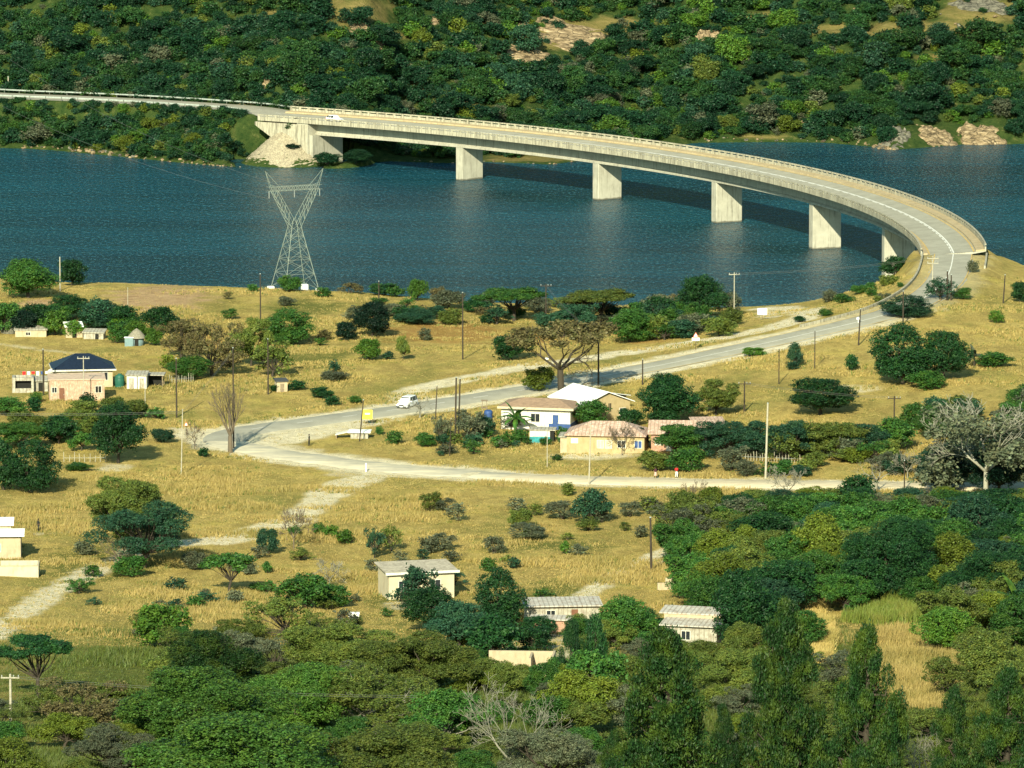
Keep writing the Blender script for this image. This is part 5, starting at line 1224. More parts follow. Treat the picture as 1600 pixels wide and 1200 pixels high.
# 3 roofless grey block shell
h = House('roofless_shell', 36, 614, 4, 'roofless grey block shell with a wide dark opening at the left', 'ruin')
mb = MB(); mb.box(-1.7, -1.2, 0, 3, -.5, 2.4); mb.box(1.3, 1.7, 0, 3, -.5, 2.4); mb.box(-1.199, 1.299, 0, .25, -.5, .7); mb.box(-1.199, 1.299, .0, .25, 1.9, 2.4); mb.box(-1.199, 1.299, 2.8, 3, -.5, 2.4); mb.build('wall', TIN, h.e)
mb = MB(); mb.box(-1.19, 1.29, .9, 1.0, -.4, 2.3); mb.build('opening_shade', DARK, h.e)  # near-black panel stands in for the shade behind the opening
h = House('lean_to_shed', 64, 612, 4, 'low lean-to shed with a tin roof right of the roofless shell', 'shed'); h.walls(-1.1, 1.1, 0, 2.4, 1.6, TIN); h.flat(-1.5, 1.4, -.3, 2.6, 1.62, 2.0, TIN); h.win(-.4, .8, .0, 1.4, m=DARK, kind='door')
# 4 sheds right of the navy house
h = House('white_shed', 214, 608, -4, 'pair of white tin sheds right of the navy roofed house', 'shed'); h.walls(-1.6, .0, 0, 2.2, 2.1, WHITE); h.walls(.12, 1.5, 0, 2.2, 2.0, WHITE); h.flat(-1.8, 1.7, -.3, 2.4, 2.15, 2.45, TIN); h.win(-1.2, .7, 0, 1.7, kind='door', m=TIN); h.win(.4, .7, 0, 1.7, kind='door', m=TIN)
h = House('tin_lean_to', 240, 605, -4, 'open dark shelter with a flat tin roof right of the white sheds', 'shelter'); h.flat(-1.6, 1.7, -.2, 2.2, 1.85, 1.95, TIN)
for x in (-1.4, 1.4):
    for y in (0, 2): mb = MB(); mb.box(x - .06, x + .06, y - .06, y + .06, -.5, 1.84); mb.build('post', WOOD, h.e)
mb = MB(); mb.box(-1.3, 1.3, 1.6, 1.7, -.3, 1.7); mb.build('back_wall', DARK, h.e)  # near-black sheet gives the shade under the roof as plain colour
p = at(187, 604); mb = MB(); mb.lathe([(.75, -.3), (.78, .1), (.74, .2), (.78, .3), (.78, 1.3), (.74, 1.4), (.78, 1.5), (.7, 1.75), (.3, 1.95), (.28, 2.05), (.02, 2.06)], 18); o = mb.build('water_tank', PLASTIC, smooth=True); o.location = p; tag(o, 'dark green plastic water tank between the pink building and the white sheds', 'water tank')
# 5 hillside homestead
h = House('white_roofed_hut', 116, 528, 10, 'small house with a white sheet roof among the trees at the left', 'house'); h.walls(-1.4, 1.4, 0, 2.6, 1.8, BEIGE); h.flat(-1.6, 1.6, -.3, 2.8, 1.82, 2.25, SHEET); h.win(-.3, .7, 0, 1.6, kind='door', m=DARK)
h = House('tin_shed', 146, 530, -8, 'long low tin-roofed shed right of the small white roof', 'shed'); h.walls(-1.7, 1.7, 0, 2, 1.0, TIN); h.flat(-1.9, 1.9, -.2, 2.2, 1.02, 1.4, TIN); h.win(.3, .6, 0, .9, kind='door', m=DARK)
h = House('low_wall_house', 50, 527, 5, 'long low cream house half hidden by trees at the far left', 'house'); h.walls(-2.8, 2.4, 0, 2.4, 1.1, BEIGE); h.flat(-3.0, 2.6, -.2, 2.6, 1.12, 1.5, TIN); h.win(-1, .7, .3, .5, m=DARK)
h = House('thatched_hut', 213, 541, 0, 'round hut with a grey thatched cone roof and blue-grey wall', 'hut')
mb = MB(); mb.lathe([(1.2, -.5), (1.2, 1.5), (.1, 1.51)], 20, (0, 1.2)); mb.build('wall', BLWALL, h.e, True); mb = MB(); mb.lathe([(1.62, 1.25), (1.3, 1.65), (.7, 2.35), (.12, 2.75), (.02, 2.8), (.02, 2.2), (1.5, 1.22)], 20, (0, 1.2)); mb.build('roof', THATCH, h.e)
mb = MB(); mb.box(-.3, .35, -.06, .1, 0, 1.3); mb.build('door', DARK, h.e); mb = MB(); mb.box(-1.9, -.5, -.3, .5, -.3, 1.4); mb.build('porch_wall', BLWALL, h.e); mb = MB(); mb.box(-2.0, -.4, -.4, .6, 1.41, 1.5); mb.build('porch_roof', SHEET, h.e)
p = at(14, 521); boulder(p.x, p.y, p.z + .2, 1.6, 'tall grey boulder at the left edge beside the huts', None)
# 6 outhouse
h = House('outhouse', 441, 613, 15, 'small square outhouse with a dark flat roof in the dry grass', 'outhouse'); h.walls(-.85, .85, 0, 1.7, 1.6, BEIGE); h.flat(-1.05, 1.05, -.2, 1.9, 1.62, 1.85, mat('dark_tin', (.06, .06, .055), .6, .3, 2)); h.win(-.3, .6, -.1, 1.4, kind='door', m=WOOD)
# 7 shelter with flat white slab
h = House('roadside_shelter', 553, 686, -4, 'low roadside shelter with a flat white slab roof by the yellow sign board', 'shelter'); h.walls(-.5, 2.1, 0, 1.6, .9, TIN); h.flat(-.9, 2.5, -.4, 1.9, .92, .95, SHEET, t=.2)
mb = MB(); mb.add([(-2.8, -.3, .5), (-.91, -.3, .98), (-.91, 1.7, .98), (-2.8, 1.7, .5), (-2.8, -.3, .62), (-.91, -.3, 1.1), (-.91, 1.7, 1.1), (-2.8, 1.7, .62)], [(0, 3, 2, 1), (4, 5, 6, 7), (0, 1, 5, 4), (1, 2, 6, 5), (2, 3, 7, 6), (3, 0, 4, 7)]); mb.build('awning', WHITE, h.e); mb = MB(); mb.box(-2.7, -2.55, -.2, 1.6, -.5, .5); mb.build('post', WOOD, h.e)
# 8 white and blue house
h = House('white_blue_house', 838, 672, -13, 'long white house with blue base and door and a brown edged flat roof', 'house')
h.walls(-5.4, 5.2, 0, 6.2, 3.4, WHITE); mb = MB(); mb.box(1.9, 5.23, -.04, -.004, -.5, 1.0); mb.box(5.203, 5.24, -.003, 6.2, -.5, 1.0); mb.build('painted_base', BLUE, h.e)
h.roof(-5.8, 5.8, -.7, 6.9, 3.42, .95, BROWNR, hip=3.2); h.fascia(-5.8, 5.8, -.7, 6.9, 3.42, CREAM, h=.3); h.win(2.5, .9, 0.02, 2.3, y=.04, kind='door', m=BLUE); h.win(-3.6, 1.3, 1.2, 1.2); h.win(-.8, 1.3, 1.2, 1.2)
# 9 white roofed hall
h = House('white_roofed_hall', 945, 662, 30, 'hall with a large gleaming white roof and a yellow gable wall', 'hall')
h.walls(-3.6, 4.4, 0, 9.5, 3.1, MUST, gable=1.5, ridge='y'); h.roof(-4.2, 5.0, -.5, 10, 3.1, 1.75, SHEET, ridge='y'); h.win(.6, .5, 1.7, 1.3, m=DARK, frame=MUST); h.win(2.6, 1, 1.0, 1.1)
h2 = House('white_roofed_annex', 915, 652, -35, 'low wing of the hall with a flat shining white roof on its left', 'annex'); h2.walls(-2.6, 2.4, 0, 7.5, 2.6, MUST); h2.roof(-3.1, 2.9, -.4, 8, 2.62, .8, SHEET)
# 10 kiosk
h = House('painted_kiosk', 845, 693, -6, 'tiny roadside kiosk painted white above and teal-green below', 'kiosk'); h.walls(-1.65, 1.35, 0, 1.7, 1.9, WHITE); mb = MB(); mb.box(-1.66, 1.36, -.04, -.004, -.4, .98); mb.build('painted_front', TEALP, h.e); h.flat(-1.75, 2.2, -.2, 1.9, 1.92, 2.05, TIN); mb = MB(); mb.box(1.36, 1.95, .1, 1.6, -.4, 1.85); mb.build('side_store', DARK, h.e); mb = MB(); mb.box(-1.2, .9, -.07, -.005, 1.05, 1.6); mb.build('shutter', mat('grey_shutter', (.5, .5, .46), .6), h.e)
# 11 long pink roofed house
h = House('pink_roofed_house', 945, 709, -7, 'long low house with mustard walls and a faded pink sheet roof')
h.walls(-5.6, 5.8, 0, 6.4, 2.7, MUST); h.roof(-5.9, 6.1, -.5, 6.9, 2.72, 1.6, PINK, hip=3.6); h.walls(-6.6, -5.61, .4, 3, 2.2, BEIGE, name='side_store'); h.flat(-6.9, -5.605, .1, 3.3, 2.22, 2.4, TIN, name='side_roof')
h.win(-4.9, .9, 1.5, .6, m=SHEET); h.win(-1.1, .9, .8, 1.1, m=CREAM); h.win(.1, .9, .8, 1.1, m=CREAM); h.win(1.9, 1.1, .9, 1.0); h.win(4.4, 1.0, .9, 1.0, m=BLUE)
h = House('salmon_brick_house', 1058, 705, -4, 'second pink roofed house behind the trees, with salmon brick walls'); h.walls(-3.8, 4.0, 0, 6, 2.6, BRICKR); h.roof(-4.3, 4.5, -.5, 6.5, 2.62, 1.5, PINK); h.win(-3.2, .9, .9, 1.1, m=WHITE); h.win(-1.6, .8, 0, 1.9, kind='door', m=WHITE)
h = House('far_tin_house', 1110, 690, 8, 'bit of a rusty pink roof showing right of the salmon brick house'); h.walls(-2.2, 2.2, 0, 4, 2.2, BRICKR); h.flat(-2.5, 2.5, -.4, 4.4, 2.22, 2.9, PINK); h.win(-1, .9, .9, .9)
# 12 bottom left house with yard wall
h = House('white_roofed_cottage', 0, 874, 3, 'beige cottage with a stepped white roof and blue window at the left edge', 'house')
h.walls(-6, 2.7, 0, 6, 3.0, BEIGE); h.flat(-6.3, 3.2, -.6, 3.0, 3.02, 3.35, SHEET, name='front_roof'); h.walls(-6, 1.4, 3.1, 6, 3.9, BEIGE, name='upper_wall'); h.flat(-6.3, 1.75, 2.7, 6.4, 3.92, 4.3, SHEET, name='back_roof'); h.win(-2.1, 2.2, .95, 1.0, m=mat('blue_glass', (.12, .26, .36), .2, .3, 2)); h.win(-5, .9, 0, 2, kind='door')
h = House('yard_wall', 6, 901, 2, 'low cream block wall round the yard of the stepped-roof cottage', 'wall'); mb = MB(); mb.box(-6, 4.4, 0, .22, -1, 1.25); mb.box(4.18, 4.4, .221, 4.2, -1, 1.25); mb.box(-.6, 4.179, 4.0, 4.2, -1, 1.3); mb.build('wall', CREAM, h.e); mb = MB(); mb.box(-6, 4.44, -.03, .25, 1.253, 1.33); mb.build('coping', BEIGE, h.e)
# 13 flat roofed white house
h = House('flat_roofed_house', 655, 936, 14, 'cream flat-roofed house behind the dark trees in the lower middle', 'house'); h.walls(-3.9, 4.5, 0, 6.0, 3.3, CREAM); h.flat(-4.3, 5.0, -.5, 6.5, 3.32, 3.6, GREYR); h.win(-2.6, 1.2, 1.1, 1.2); h.win(1.4, 1.3, 1.1, 1.2)
mb = MB(); mb.box(-4.4, 5.1, -.56, -.503, 3.2, 3.52); mb.build('fascia', WHITE, h.e)
p = at(553, 964); mb = MB(); mb.box(-.7, .7, -.4, .4, 0, .12); mb.box(-.65, .65, -.35, .35, -.4, -.001); o = mb.build('water_trough', SHEET); o.location = p + Vector((0, 0, .4)); tag(o, 'small white flat lid lying in the olive bushes of the lower middle', 'tank lid')
# 14 long rusty roofs
h = House('long_low_house', 880, 976, 5, 'long low house with rusty white sheet roof below the grassy track', 'house'); h.walls(-4.4, 4.4, 0, 4, 2.2, TIN); h.flat(-4.8, 4.8, -.5, 4.4, 2.22, 2.45, RUST); h.win(-2, 1, .9, .8); h.win(1, .8, 0, 1.8, kind='door')
h = House('rusty_lean_to', 862, 990, -6, 'lower rusty roof in front of the long low house', 'shed'); h.walls(-2.4, 2.3, 0, 1.6, 1.6, BRICKR); h.flat(-2.7, 2.6, -.3, 1.9, 1.62, 1.8, RUST); h.win(-1.4, .8, 0, 1.3, kind='door')
h = House('twin_roofed_house', 1078, 1012, -14, 'house with two stepped white sheet roofs left of the large dark tree', 'house'); h.walls(-3.2, 3.2, 0, 3, 2.5, TIN); h.flat(-3.6, 3.7, -.5, 3.2, 2.52, 2.8, RUST, name='front_roof'); h.walls(-3.8, 3.2, 3.1, 6, 3.3, BEIGE, name='back_wall'); h.flat(-4.4, 3.6, 3.0, 6.4, 3.32, 3.6, RUST, name='back_roof'); h.win(-1, 1, .9, 1)
h = House('sandy_yard_wall', 815, 1058, -4, 'broken sandy block walls of a roofless building in the lower middle', 'ruin')
mb = MB(); mb.box(-6, -2.4, 0, .25, -1, 1.0); mb.box(-2.399, -1.2, 0, .25, -1, .6); mb.box(-1.199, 3.6, 0, .25, -1, 1.2); mb.box(3.36, 3.6, .251, 4, -1, 2.3); mb.box(.8, 1.05, .251, 4, -1, 2.1); mb.box(-4, 3.35, 4.001, 4.25, -1, 2.2); mb.build('wall', BEIGE, h.e); mb = MB(); mb.box(1.6, 2.5, -.03, -.003, 0, 1.1); mb.build('doorway', DARK, h.e)
h = House('brick_heap_wall', 1052, 922, 10, 'pale stepped stump of a ruined block wall at the edge of the thicket', 'ruin'); mb = MB(); mb.box(-2, -1, 0, .3, -.5, .9); mb.box(-.999, .6, 0, .3, -.5, 1.5); mb.box(.601, 2.4, 0, .3, -.5, 1.1); mb.build('wall', BEIGE, h.e)
# ------------------------------------------------------------------ poles, wires, tower
POLE = mat('dark_creosote_pole', (.045, .035, .025), .9, .3, 4); POLEP = mat('pale_pole', (.36, .33, .25), .9, .2, 4); INS = mat('insulator', (.35, .36, .33), .4, .1, 2)
def pole(px, py, top, label, pale=False, arms=0, thick=1.0, tx=0, group=None):
    p = at(px, py); s = sc_at(p); h = (py - top) / s; r = .13 * thick
    e = empty('utility_pole', p, 0, label, 'pole', group); mb = MB(); dx = tx / s
    mb.bar((0, 0, -.8), (dx, 0, h), r, r * .72, 8); mb.build('shaft', POLEP if pale else POLE, e)
    for k in range(arms):
        z = h - .35 - k * .8; x0 = dx * z / h; mb = MB(); mb.box(x0 - .95, x0 + .95, -r - .12, -r - .002, z - .06, z + .06); a = mb.build('crossarm', POLEP if pale else POLE, e)
        for x in (-.85, 0.35, .85): q = MB(); q.lathe([(.03, z + .061), (.06, z + .12), (.05, z + .2), (.06, z + .26), (.02, z + .3)], 6, (x0 + x, -r - .06)); q.build('insulator', INS, e)
    if not arms: q = MB(); q.lathe([(r * .72, h + .001), (r * .95, h + .05), (r * .6, h + .14)], 8, (dx, 0)); q.build('pole_cap', STEEL, e)
    return Vector((p.x + dx, p.y - .1, p.z + h - .1))
PL = {}
for key, a in {
 'a': (94, 455, 402, 'pale thin pole in front of the big green tree on the left shore', True), 'b': (407, 502, 428, 'dark pole at the left foot of the lattice tower'), 'c': (419, 617, 530, 'dark pole beside the airy tree left of the outhouse', False, 0),
 'd': (365, 702, 543, 'tall dark pole standing behind the vase-shaped leafless tree'), 'e': (276, 653, 560, 'dark pole in the field between the left houses and the road'), 'f': (227, 652, 600, 'thin grey post in the field right of the white sheds', True, 0, .6),
 'g': (592, 475, 440, 'dark pole rising behind the very dark round tree'), 'h': (723, 562, 457, 'tall dark pole in the orange grass at the centre'), 'i': (853, 520, 443, 'dark pole with crossarm on the shore left of the blue-green tree', False, 1),
 'j': (935, 603, 520, 'dark pole beside the big thin umbrella tree on the road', False, 0, 1.2), 'k': (1004, 602, 562, 'short dark pole on the lower side of the main road'), 'l': (1147, 498, 425, 'thin pale pole on the shore right of the tallest shore tree', True, 1, .8),
 'm': (1341, 540, 483, 'pole on the lower roadside with the pale marker, below the bend', False, 0, 1.0, 3), 'n': (1273, 577, 516, 'thin pole between the lone upright tree and the road', False, 0, .7), 'o': (1217, 600, 545, 'thin pole left of the lone upright tree', False, 0, .7),
 'p': (1411, 508, 455, 'dark pole rising from the bushes below the road bend'), 'q': (1457, 462, 400, 'pole with double crossarm inside the sharp road bend', True, 2, .9), 'r': (1480, 470, 424, 'short thick dark pole beside the leafy tree at the bend', False, 0, 1.3),
 'r2': (1486, 470, 430, 'shorter of the two thick dark poles at the bend', False, 0, 1.1), 's': (1567, 474, 430, 'leaning dark pole on the bare grass bank at the right', False, 0, 1, 3), 't': (1163, 645, 596, 'dark pole above the roadside trees right of the hall', False, 1), 'u': (1196, 748, 630, 'tall pale pole in front of the roadside trees', True, 0, 1.3, 3),
 'v': (1397, 676, 618, 'dark pole with side insulators left of the pale-limbed tree', False, 1), 'w': (920, 758, 662, 'tall pale pole on the lower edge of the dirt road', True, 0, .9, 3), 'x': (855, 730, 668, 'thin grey post below the green kiosk', True, 0, .5),
 'y': (711, 692, 590, 'left one of the tall double poles in the middle field', False, 0, 1.2, 2), 'y2': (716, 684, 592, 'right one of the tall double poles in the middle field', False, 0, 1.1, 3), 'z': (680, 656, 603, 'thin pole between the white car and the double poles', False, 0, .7, 3),
 'A': (702, 713, 655, 'thin leaning post left below the double poles', False, 0, .6, 3), 'B': (561, 690, 625, 'leaning thin pole beside the yellow sign board', False, 0, .8, 7), 'C': (283, 742, 640, 'thin pale pole between the tall dark tree and the hairpin', True, 0, .7, 3),
 'D': (1018, 895, 808, 'dark pole in the tall grass beside the grassy track', False, 0, 1.3, -2), 'E': (1413, 768, 720, 'thin dark pole on the dirt road beside the flat bare tree', False, 0, .8), 'F': (17, 1138, 1052, 'pale concrete pole with a short bracket at the lower left', True, 1, 1.2),
 'G': (68, 618, 546, 'dark pole in front of the lean-to shed at the left', False, 0, 1.1), 'H': (131, 632, 556, 'grey pole with aerial standing before the pink block building', True, 1, .7), 'I': (13, 141, 120, 'white post behind the guard rail at the far left', True, 0, 1.3), 'J': (200, 505, 450, 'faint thin pole on the bare rock slope at the left', True, 0, .5)}.items():
    PL[key] = pole(*a)
def wires(p, q, label, n=2, sep=.5, sag=.02, r=.018):
    p = Vector(p); q = Vector(q); segs = []
    for k in range(n):
        pv = None; off = Vector((0, (k - (n - 1) / 2) * sep, -(k % 2) * .3)); L = (q - p).length
        for i in range(17): t = i / 16; v = p.lerp(q, t) + off; v.z -= 4 * sag * L * t * (1 - t) * .5; v = v - p; (segs.append((*pv, *v, r, r)) if pv is not None else None); pv = v
    V_, F_ = tubes(segs, 4); me = npmesh('power_line', V_, F_, 4); me.materials.append(mat('wire_grey', (.13, .13, .12), .6)); o = link('power_line', me); o.location = p; tag(o, label, 'power line')
wires(PL['i'], PL['j'], 'thin wires from the shore pole to the road pole across the umbrella tree'); wires(PL['l'], PL['q'], 'thin wires from the shore pole to the pole inside the bend'); wires(PL['C'], PL['d'], 'thin wires from the pale pole to the pole behind the leafless tree')
wires(PL['t'], PL['v'], 'thin wires passing over the dense dark green tree on the right'); wires(PL['C'], PL['C'] + Vector((-48, 8, -1)), 'thin wires running left over the dark trees from the pale pole'); wires(PL['F'], PL['F'] + Vector((42, -18, 1.5)), 'thin wires running right from the pale concrete pole', r=.013)
wires(PL['D'] + Vector((-60, -150, 6)), PL['D'] + Vector((30, -145, 7)), 'thin wires crossing behind the conifers low in the picture', n=3, r=.022) if False else None
GALV = mat('tower_steel', (.26, .29, .24), .55, .15, 1, metal=.1)
def tower():
    fl = at(446, 453); p = fl; s = sc_at(p); e = empty('transmission_tower', (p.x + 1.6, p.y + 2.5, p.z), R_(25), 'tall grey lattice power tower with a forked head on the near shore', 'pylon')
    Hh = (448 - 262) / s; zb = Hh * .52; b = 3.3; wz = .9; zc = Hh * .83
    def bars(L, name, r=.07):
        mb = MB(); r *= .52
        for a, c in L: mb.bar(a, c, r, r, 4)
        return mb.build(name, GALV, e)
    C = [(-1, -1), (1, -1), (1, 1), (-1, 1)]
    for x, y in C: bars([((x * b, y * b, -.3), (x * wz, y * wz, zb))], 'leg', .11)
    L = []
    lev = [0, .25, .48, .68, .85, 1]
    def cn(k, t): x, y = C[k % 4]; w_ = b + (wz - b) * t; return (x * w_, y * w_, zb * t)
    for k in range(4):
        for i in range(5):
            L += [(cn(k, lev[i]), cn(k + 1, lev[i + 1])), (cn(k + 1, lev[i]), cn(k, lev[i + 1]))]
            if i: L.append((cn(k, lev[i]), cn(k + 1, lev[i])))
    bars(L, 'lattice_bracing', .05)
    tw = 4.4; hw = 5.6
    for sg in (-1, 1):
        L = []; P0 = [(sg * wz, -wz, zb), (sg * wz, wz, zb), (-sg * wz * .2, -wz, zb + .4), (-sg * wz * .2, wz, zb + .4)]; P1 = [(sg * tw, -.5, zc), (sg * tw, .5, zc), (sg * (tw - 1.1), -.5, zc), (sg * (tw - 1.1), .5, zc)]
        for a, c in zip(P0, P1): L.append((a, c))
        for i in range(5):
            t0, t1 = i / 5, (i + 1) / 5
            for a, c in ((0, 2), (1, 3), (0, 1)): A_ = Vector(P0[a]).lerp(P1[a], t0); B_ = Vector(P0[c]).lerp(P1[c], t1); L.append((A_, B_))
        bars(L, 'fork_arm', .07)
        bars([((sg * tw, -.5, zc), (sg * hw, 0, Hh)), ((sg * tw, .5, zc), (sg * hw, 0, Hh)), ((sg * (tw - 1.6), 0, zc + .6), (sg * hw, 0, Hh)), ((sg * (tw + .3), 0, zc + 1.1), (sg * (tw - .5), 0, zc + .9))], 'peak', .06)
    L = []
    for y in (-.5, .5):
        for z in (zc, zc + .75): L.append(((-tw - .8, y, z), (tw + .8, y, z)))
        for i in range(10): x0 = -tw + i * .88; L += [((x0, y, zc), (x0 + .44, y, zc + .75)), ((x0 + .44, y, zc + .75), (x0 + .88, y, zc))]
    bars(L, 'crossarm', .05)
    for x in (-4.9, 0, 4.9):
        mb = MB(); 
        for k in range(7): mb.lathe([(.05, zc - .2 - k * .17), (.12, zc - .16 - k * .17), (.05, zc - .1 - k * .17)], 8, (x, 0))
        mb.bar((x, 0, zc), (x, 0, zc - 1.35), .03, .03, 5); mb.build('insulator', INS, e)
    for x, y in C: mb = MB(); mb.box(x * b - .5, x * b + .5, y * b - .5, y * b + .5, -1, .1); mb.build('footing', SHEET, e)
    M = Matrix.Translation(e.location) @ Matrix.Rotation(R_(25), 4, 'Z'); 
    for x in (-4.9, 4.9): q = M @ Vector((x, 0, zc - 1.35)); wires(q, q + Vector((-75 + x, 190, 6)), ('left' if x < 0 else 'right') + ' conductor strung from the lattice tower across the river', n=1, r=.02, sag=.03)
tower()
# ------------------------------------------------------------------ signs
def sign(px, py, top, shape, w, hh, m, label, name='road_sign'):
    p = at(px, py); s = sc_at(p); h = (py - top) / s; e = empty(name, p, 0, label, 'sign'); mb = MB(); mb.bar((0, 0, -.4), (0, 0, h), .04, .04, 6); mb.build('post', POLE if shape != 'board' else WOOD, e); mb = MB()
    if shape == 'tri':
        z = h; mb.add([(-w / 2, -.06, z - w * .87), (w / 2, -.06, z - w * .87), (0, -.06, z), (-w / 2, -.04, z - w * .87), (w / 2, -.04, z - w * .87), (0, -.04, z)], [(0, 1, 2), (3, 5, 4), (0, 3, 4, 1), (1, 4, 5, 2), (2, 5, 3, 0)]); q = mb.build('triangle_plate', mat('sign_red', (.55, .12, .08), .6), e)
        i = MB(); k = .62; c0 = z - w * .58; i.add([(-w / 2 * k, -.065, c0 - w * .29 * k), (w / 2 * k, -.065, c0 - w * .29 * k), (0, -.065, c0 + w * .58 * k)], [(0, 1, 2)]); i.build('triangle_face', SHEET, q)
        if hh: r = MB(); r.box(-.62, .62, -.066, -.045, z - w * .87 - hh - .08, z - w * .87 - .08); r.build('text_plate', SHEET, e)
    else: mb.box(-w / 2, w / 2, -.07, -.045, h - hh, h); mb.build('board', m, e)
    return e, h
sign(1087, 547, 519, 'tri', .95, .45, None, 'warning triangle over a white plate between the side track and main road'); sign(291, 680, 659, 'tri', .7, 0, None, 'small warning triangle left of the start of the hairpin')
sign(1191, 500, 482, 'board', 1.6, 1.05, SHEET, 'blank white board on the side track by the river', 'white_board')
e, h = sign(574, 664, 640, 'board', 1.55, 1.45, mat('yellow_board', (.62, .50, .06), .6, .1, 1), 'yellow square notice board beside the hairpin road', 'notice_board'); mb = MB(); mb.box(-.35, .4, -.078, -.0705, h - .72, h - .5); mb.build('white_panel', SHEET, e); mb = MB(); mb.bar((.7, 0, -.4), (.7, 0, h), .04, .04, 6); mb.build('post', WOOD, e)
p = at(572, 738); mb = MB(); mb.lathe([(.09, -.3), (.09, .95), (.13, 1.0), (.13, 1.2), (.05, 1.28)], 8); o = mb.build('marker_post', SHEET, smooth=False); o.location = p; tag(o, 'short white marker post where the foot path leaves the road', 'post')
for px, py, t in ((1341, 506, 'right beside the leaning roadside pole'), (855, 568, 'under the umbrella tree by the side track')):
    p = at(px, py); mb = MB(); mb.lathe([(.06, -.3), (.06, .6), (.3, .65), (.34, .9), (.2, 1.0)], 8); o = mb.build('marker_post', SHEET); o.location = p; tag(o, 'small white marker ' + t, 'post')
# ------------------------------------------------------------------ vehicles
CARW = mat('car_paint_white', (.78, .78, .76), .25, .03, 1, spec=.5); TYRE = mat('tyre', (.02, .02, .02), .8); RIM = mat('wheel_rim', (.4, .4, .4), .35, .1, 2, metal=.6); LAMP = mat('headlamp', (.6, .62, .6), .1, .05, 2); BLK = mat('black_trim', (.02, .02, .022), .5); RED = mat('tail_lamp', (.4, .02, .02), .3)
def car(p, rz, label, suv=True, name='parked_car'):
    e = empty(name, p, rz, label, 'car'); L, W, H = (4.7, 1.85, 1.78) if suv else (3.9, 1.65, 1.48); g = .28
    def loft(secs, nm, m, par=e):
        mb = MB(); vs = []
        for y, w0, z0, w1, z1 in secs:
            r = .09; vs += [(-w0 / 2, y, z0 + r), (-w0 / 2 + r, y, z0), (w0 / 2 - r, y, z0), (w0 / 2, y, z0 + r), (w1 / 2, y, z1 - r), (w1 / 2 - r, y, z1), (-w1 / 2 + r, y, z1), (-w1 / 2, y, z1 - r)]
        n = len(secs); fs = [(i * 8 + j, i * 8 + (j + 1) % 8, (i + 1) * 8 + (j + 1) % 8, (i + 1) * 8 + j) for i in range(n - 1) for j in range(8)] + [tuple(range(8))[::-1], tuple(range(8 * n - 8, 8 * n))]
        mb.add(vs, fs); return mb.build(nm, m, par, bevel=.02)
    hb = .98 if suv else .85; h0 = L / 2
    loft([(-h0, W * .86, g + .12, W * .8, hb * .72), (-h0 + .12, W * .96, g, W * .9, hb * .86), (-h0 + .6, W, g, W * .95, hb * .95), (-h0 + 1.15, W, g, W * .97, hb * 1.03), (h0 - .5, W, g, W * .97, hb * 1.05), (h0 - .08, W * .97, g, W * .93, hb * 1.03), (h0, W * .9, g + .1, W * .86, hb * .9)], 'body', CARW)
    a0 = -h0 + (1.05 if suv else .95); a1 = h0 - (.12 if suv else .25); zc = hb * 1.0
    cab = loft([(a0, W * .88, zc, W * .84, zc + .12), (a0 + .75, W * .93, zc, W * .74, H - .03), (a0 + 1.5, W * .94, zc, W * .76, H), (a1 - .5, W * .94, zc, W * .75, H - .03), (a1, W * .9, zc, W * .74, zc + (.45 if suv else .2))], 'cabin', CARW)
    zt = H - .1; yb, yt = a0 + .10, a0 + .72
    mb = MB(); mb.add([(-W * .38, yb - .03, zc + .16), (W * .38, yb - .03, zc + .16), (W * .335, yt - .06, zt), (-W * .335, yt - .06, zt)], [(0, 1, 2, 3)]); mb.build('windscreen', GLASS, cab)
    for sg in (-1, 1):
        xb, xt = sg * (W * .47 + .005), sg * (W * .385 + .012); sd = MB(); zs = zc + .08
        y0, y1, y2, y3 = a0 + .65, a0 + 1.45, a1 - .75, a1 - .2
        for u, v_ in ((y0 - .1, y1 - .04), (y1 + .04, y2 - .03), (y2 + .05, y3)): sd = MB(); sd.add([(xb, u, zs), (xb, v_, zs), (xt, v_ - (.12 if v_ == y3 else 0), zt), (xt, u + (.2 if u < y0 else 0), zt)], [(0, 1, 2, 3)]); sd.build('side_window', GLASS, cab)
        mb = MB(); mb.box(sg * W * .5 + (0 if sg > 0 else -.2), sg * W * .5 + (.2 if sg > 0 else 0), a0 + .45, a0 + .57, zc + .03, zc + .2); mb.build('mirror', CARW, e)
        mb = MB(); mb.box(sg * W * .36 - .2, sg * W * .36 + .2, -h0 - .03, -h0 + .22, hb * .6, hb * .78); mb.build('headlight', LAMP, e); mb = MB(); mb.box(sg * W * .41 - .1, sg * W * .41 + .1, h0 - .1, h0 + .02, hb * .75, hb * 1.0); mb.build('tail_light', RED, e)
        for y in (-h0 + .85, h0 - .85):
            wv = MB(); Rw = .36 if suv else .3; ring = []
            for x in (W / 2 - .2, W / 2 + .02): ring += [(sg * x, y + Rw * math.cos(k * math.pi / 9), Rw + Rw * math.sin(k * math.pi / 9)) for k in range(18)]
            wv.add(ring, [(k, (k + 1) % 18, 18 + (k + 1) % 18, 18 + k) for k in range(18)] + [tuple(range(18))[::-1], tuple(range(18, 36))]); wh = wv.build('wheel', TYRE, e)
            rm = MB(); rm.add([(sg * (W / 2 + .025), y + Rw * .6 * math.cos(k * math.pi / 6), Rw + Rw * .6 * math.sin(k * math.pi / 6)) for k in range(12)] + [(sg * (W / 2 + .021), y + Rw * .62 * math.cos(k * math.pi / 6), Rw + Rw * .62 * math.sin(k * math.pi / 6)) for k in range(12)], [tuple(range(12)), tuple(range(12, 24))]); rm.build('rim', RIM, wh)
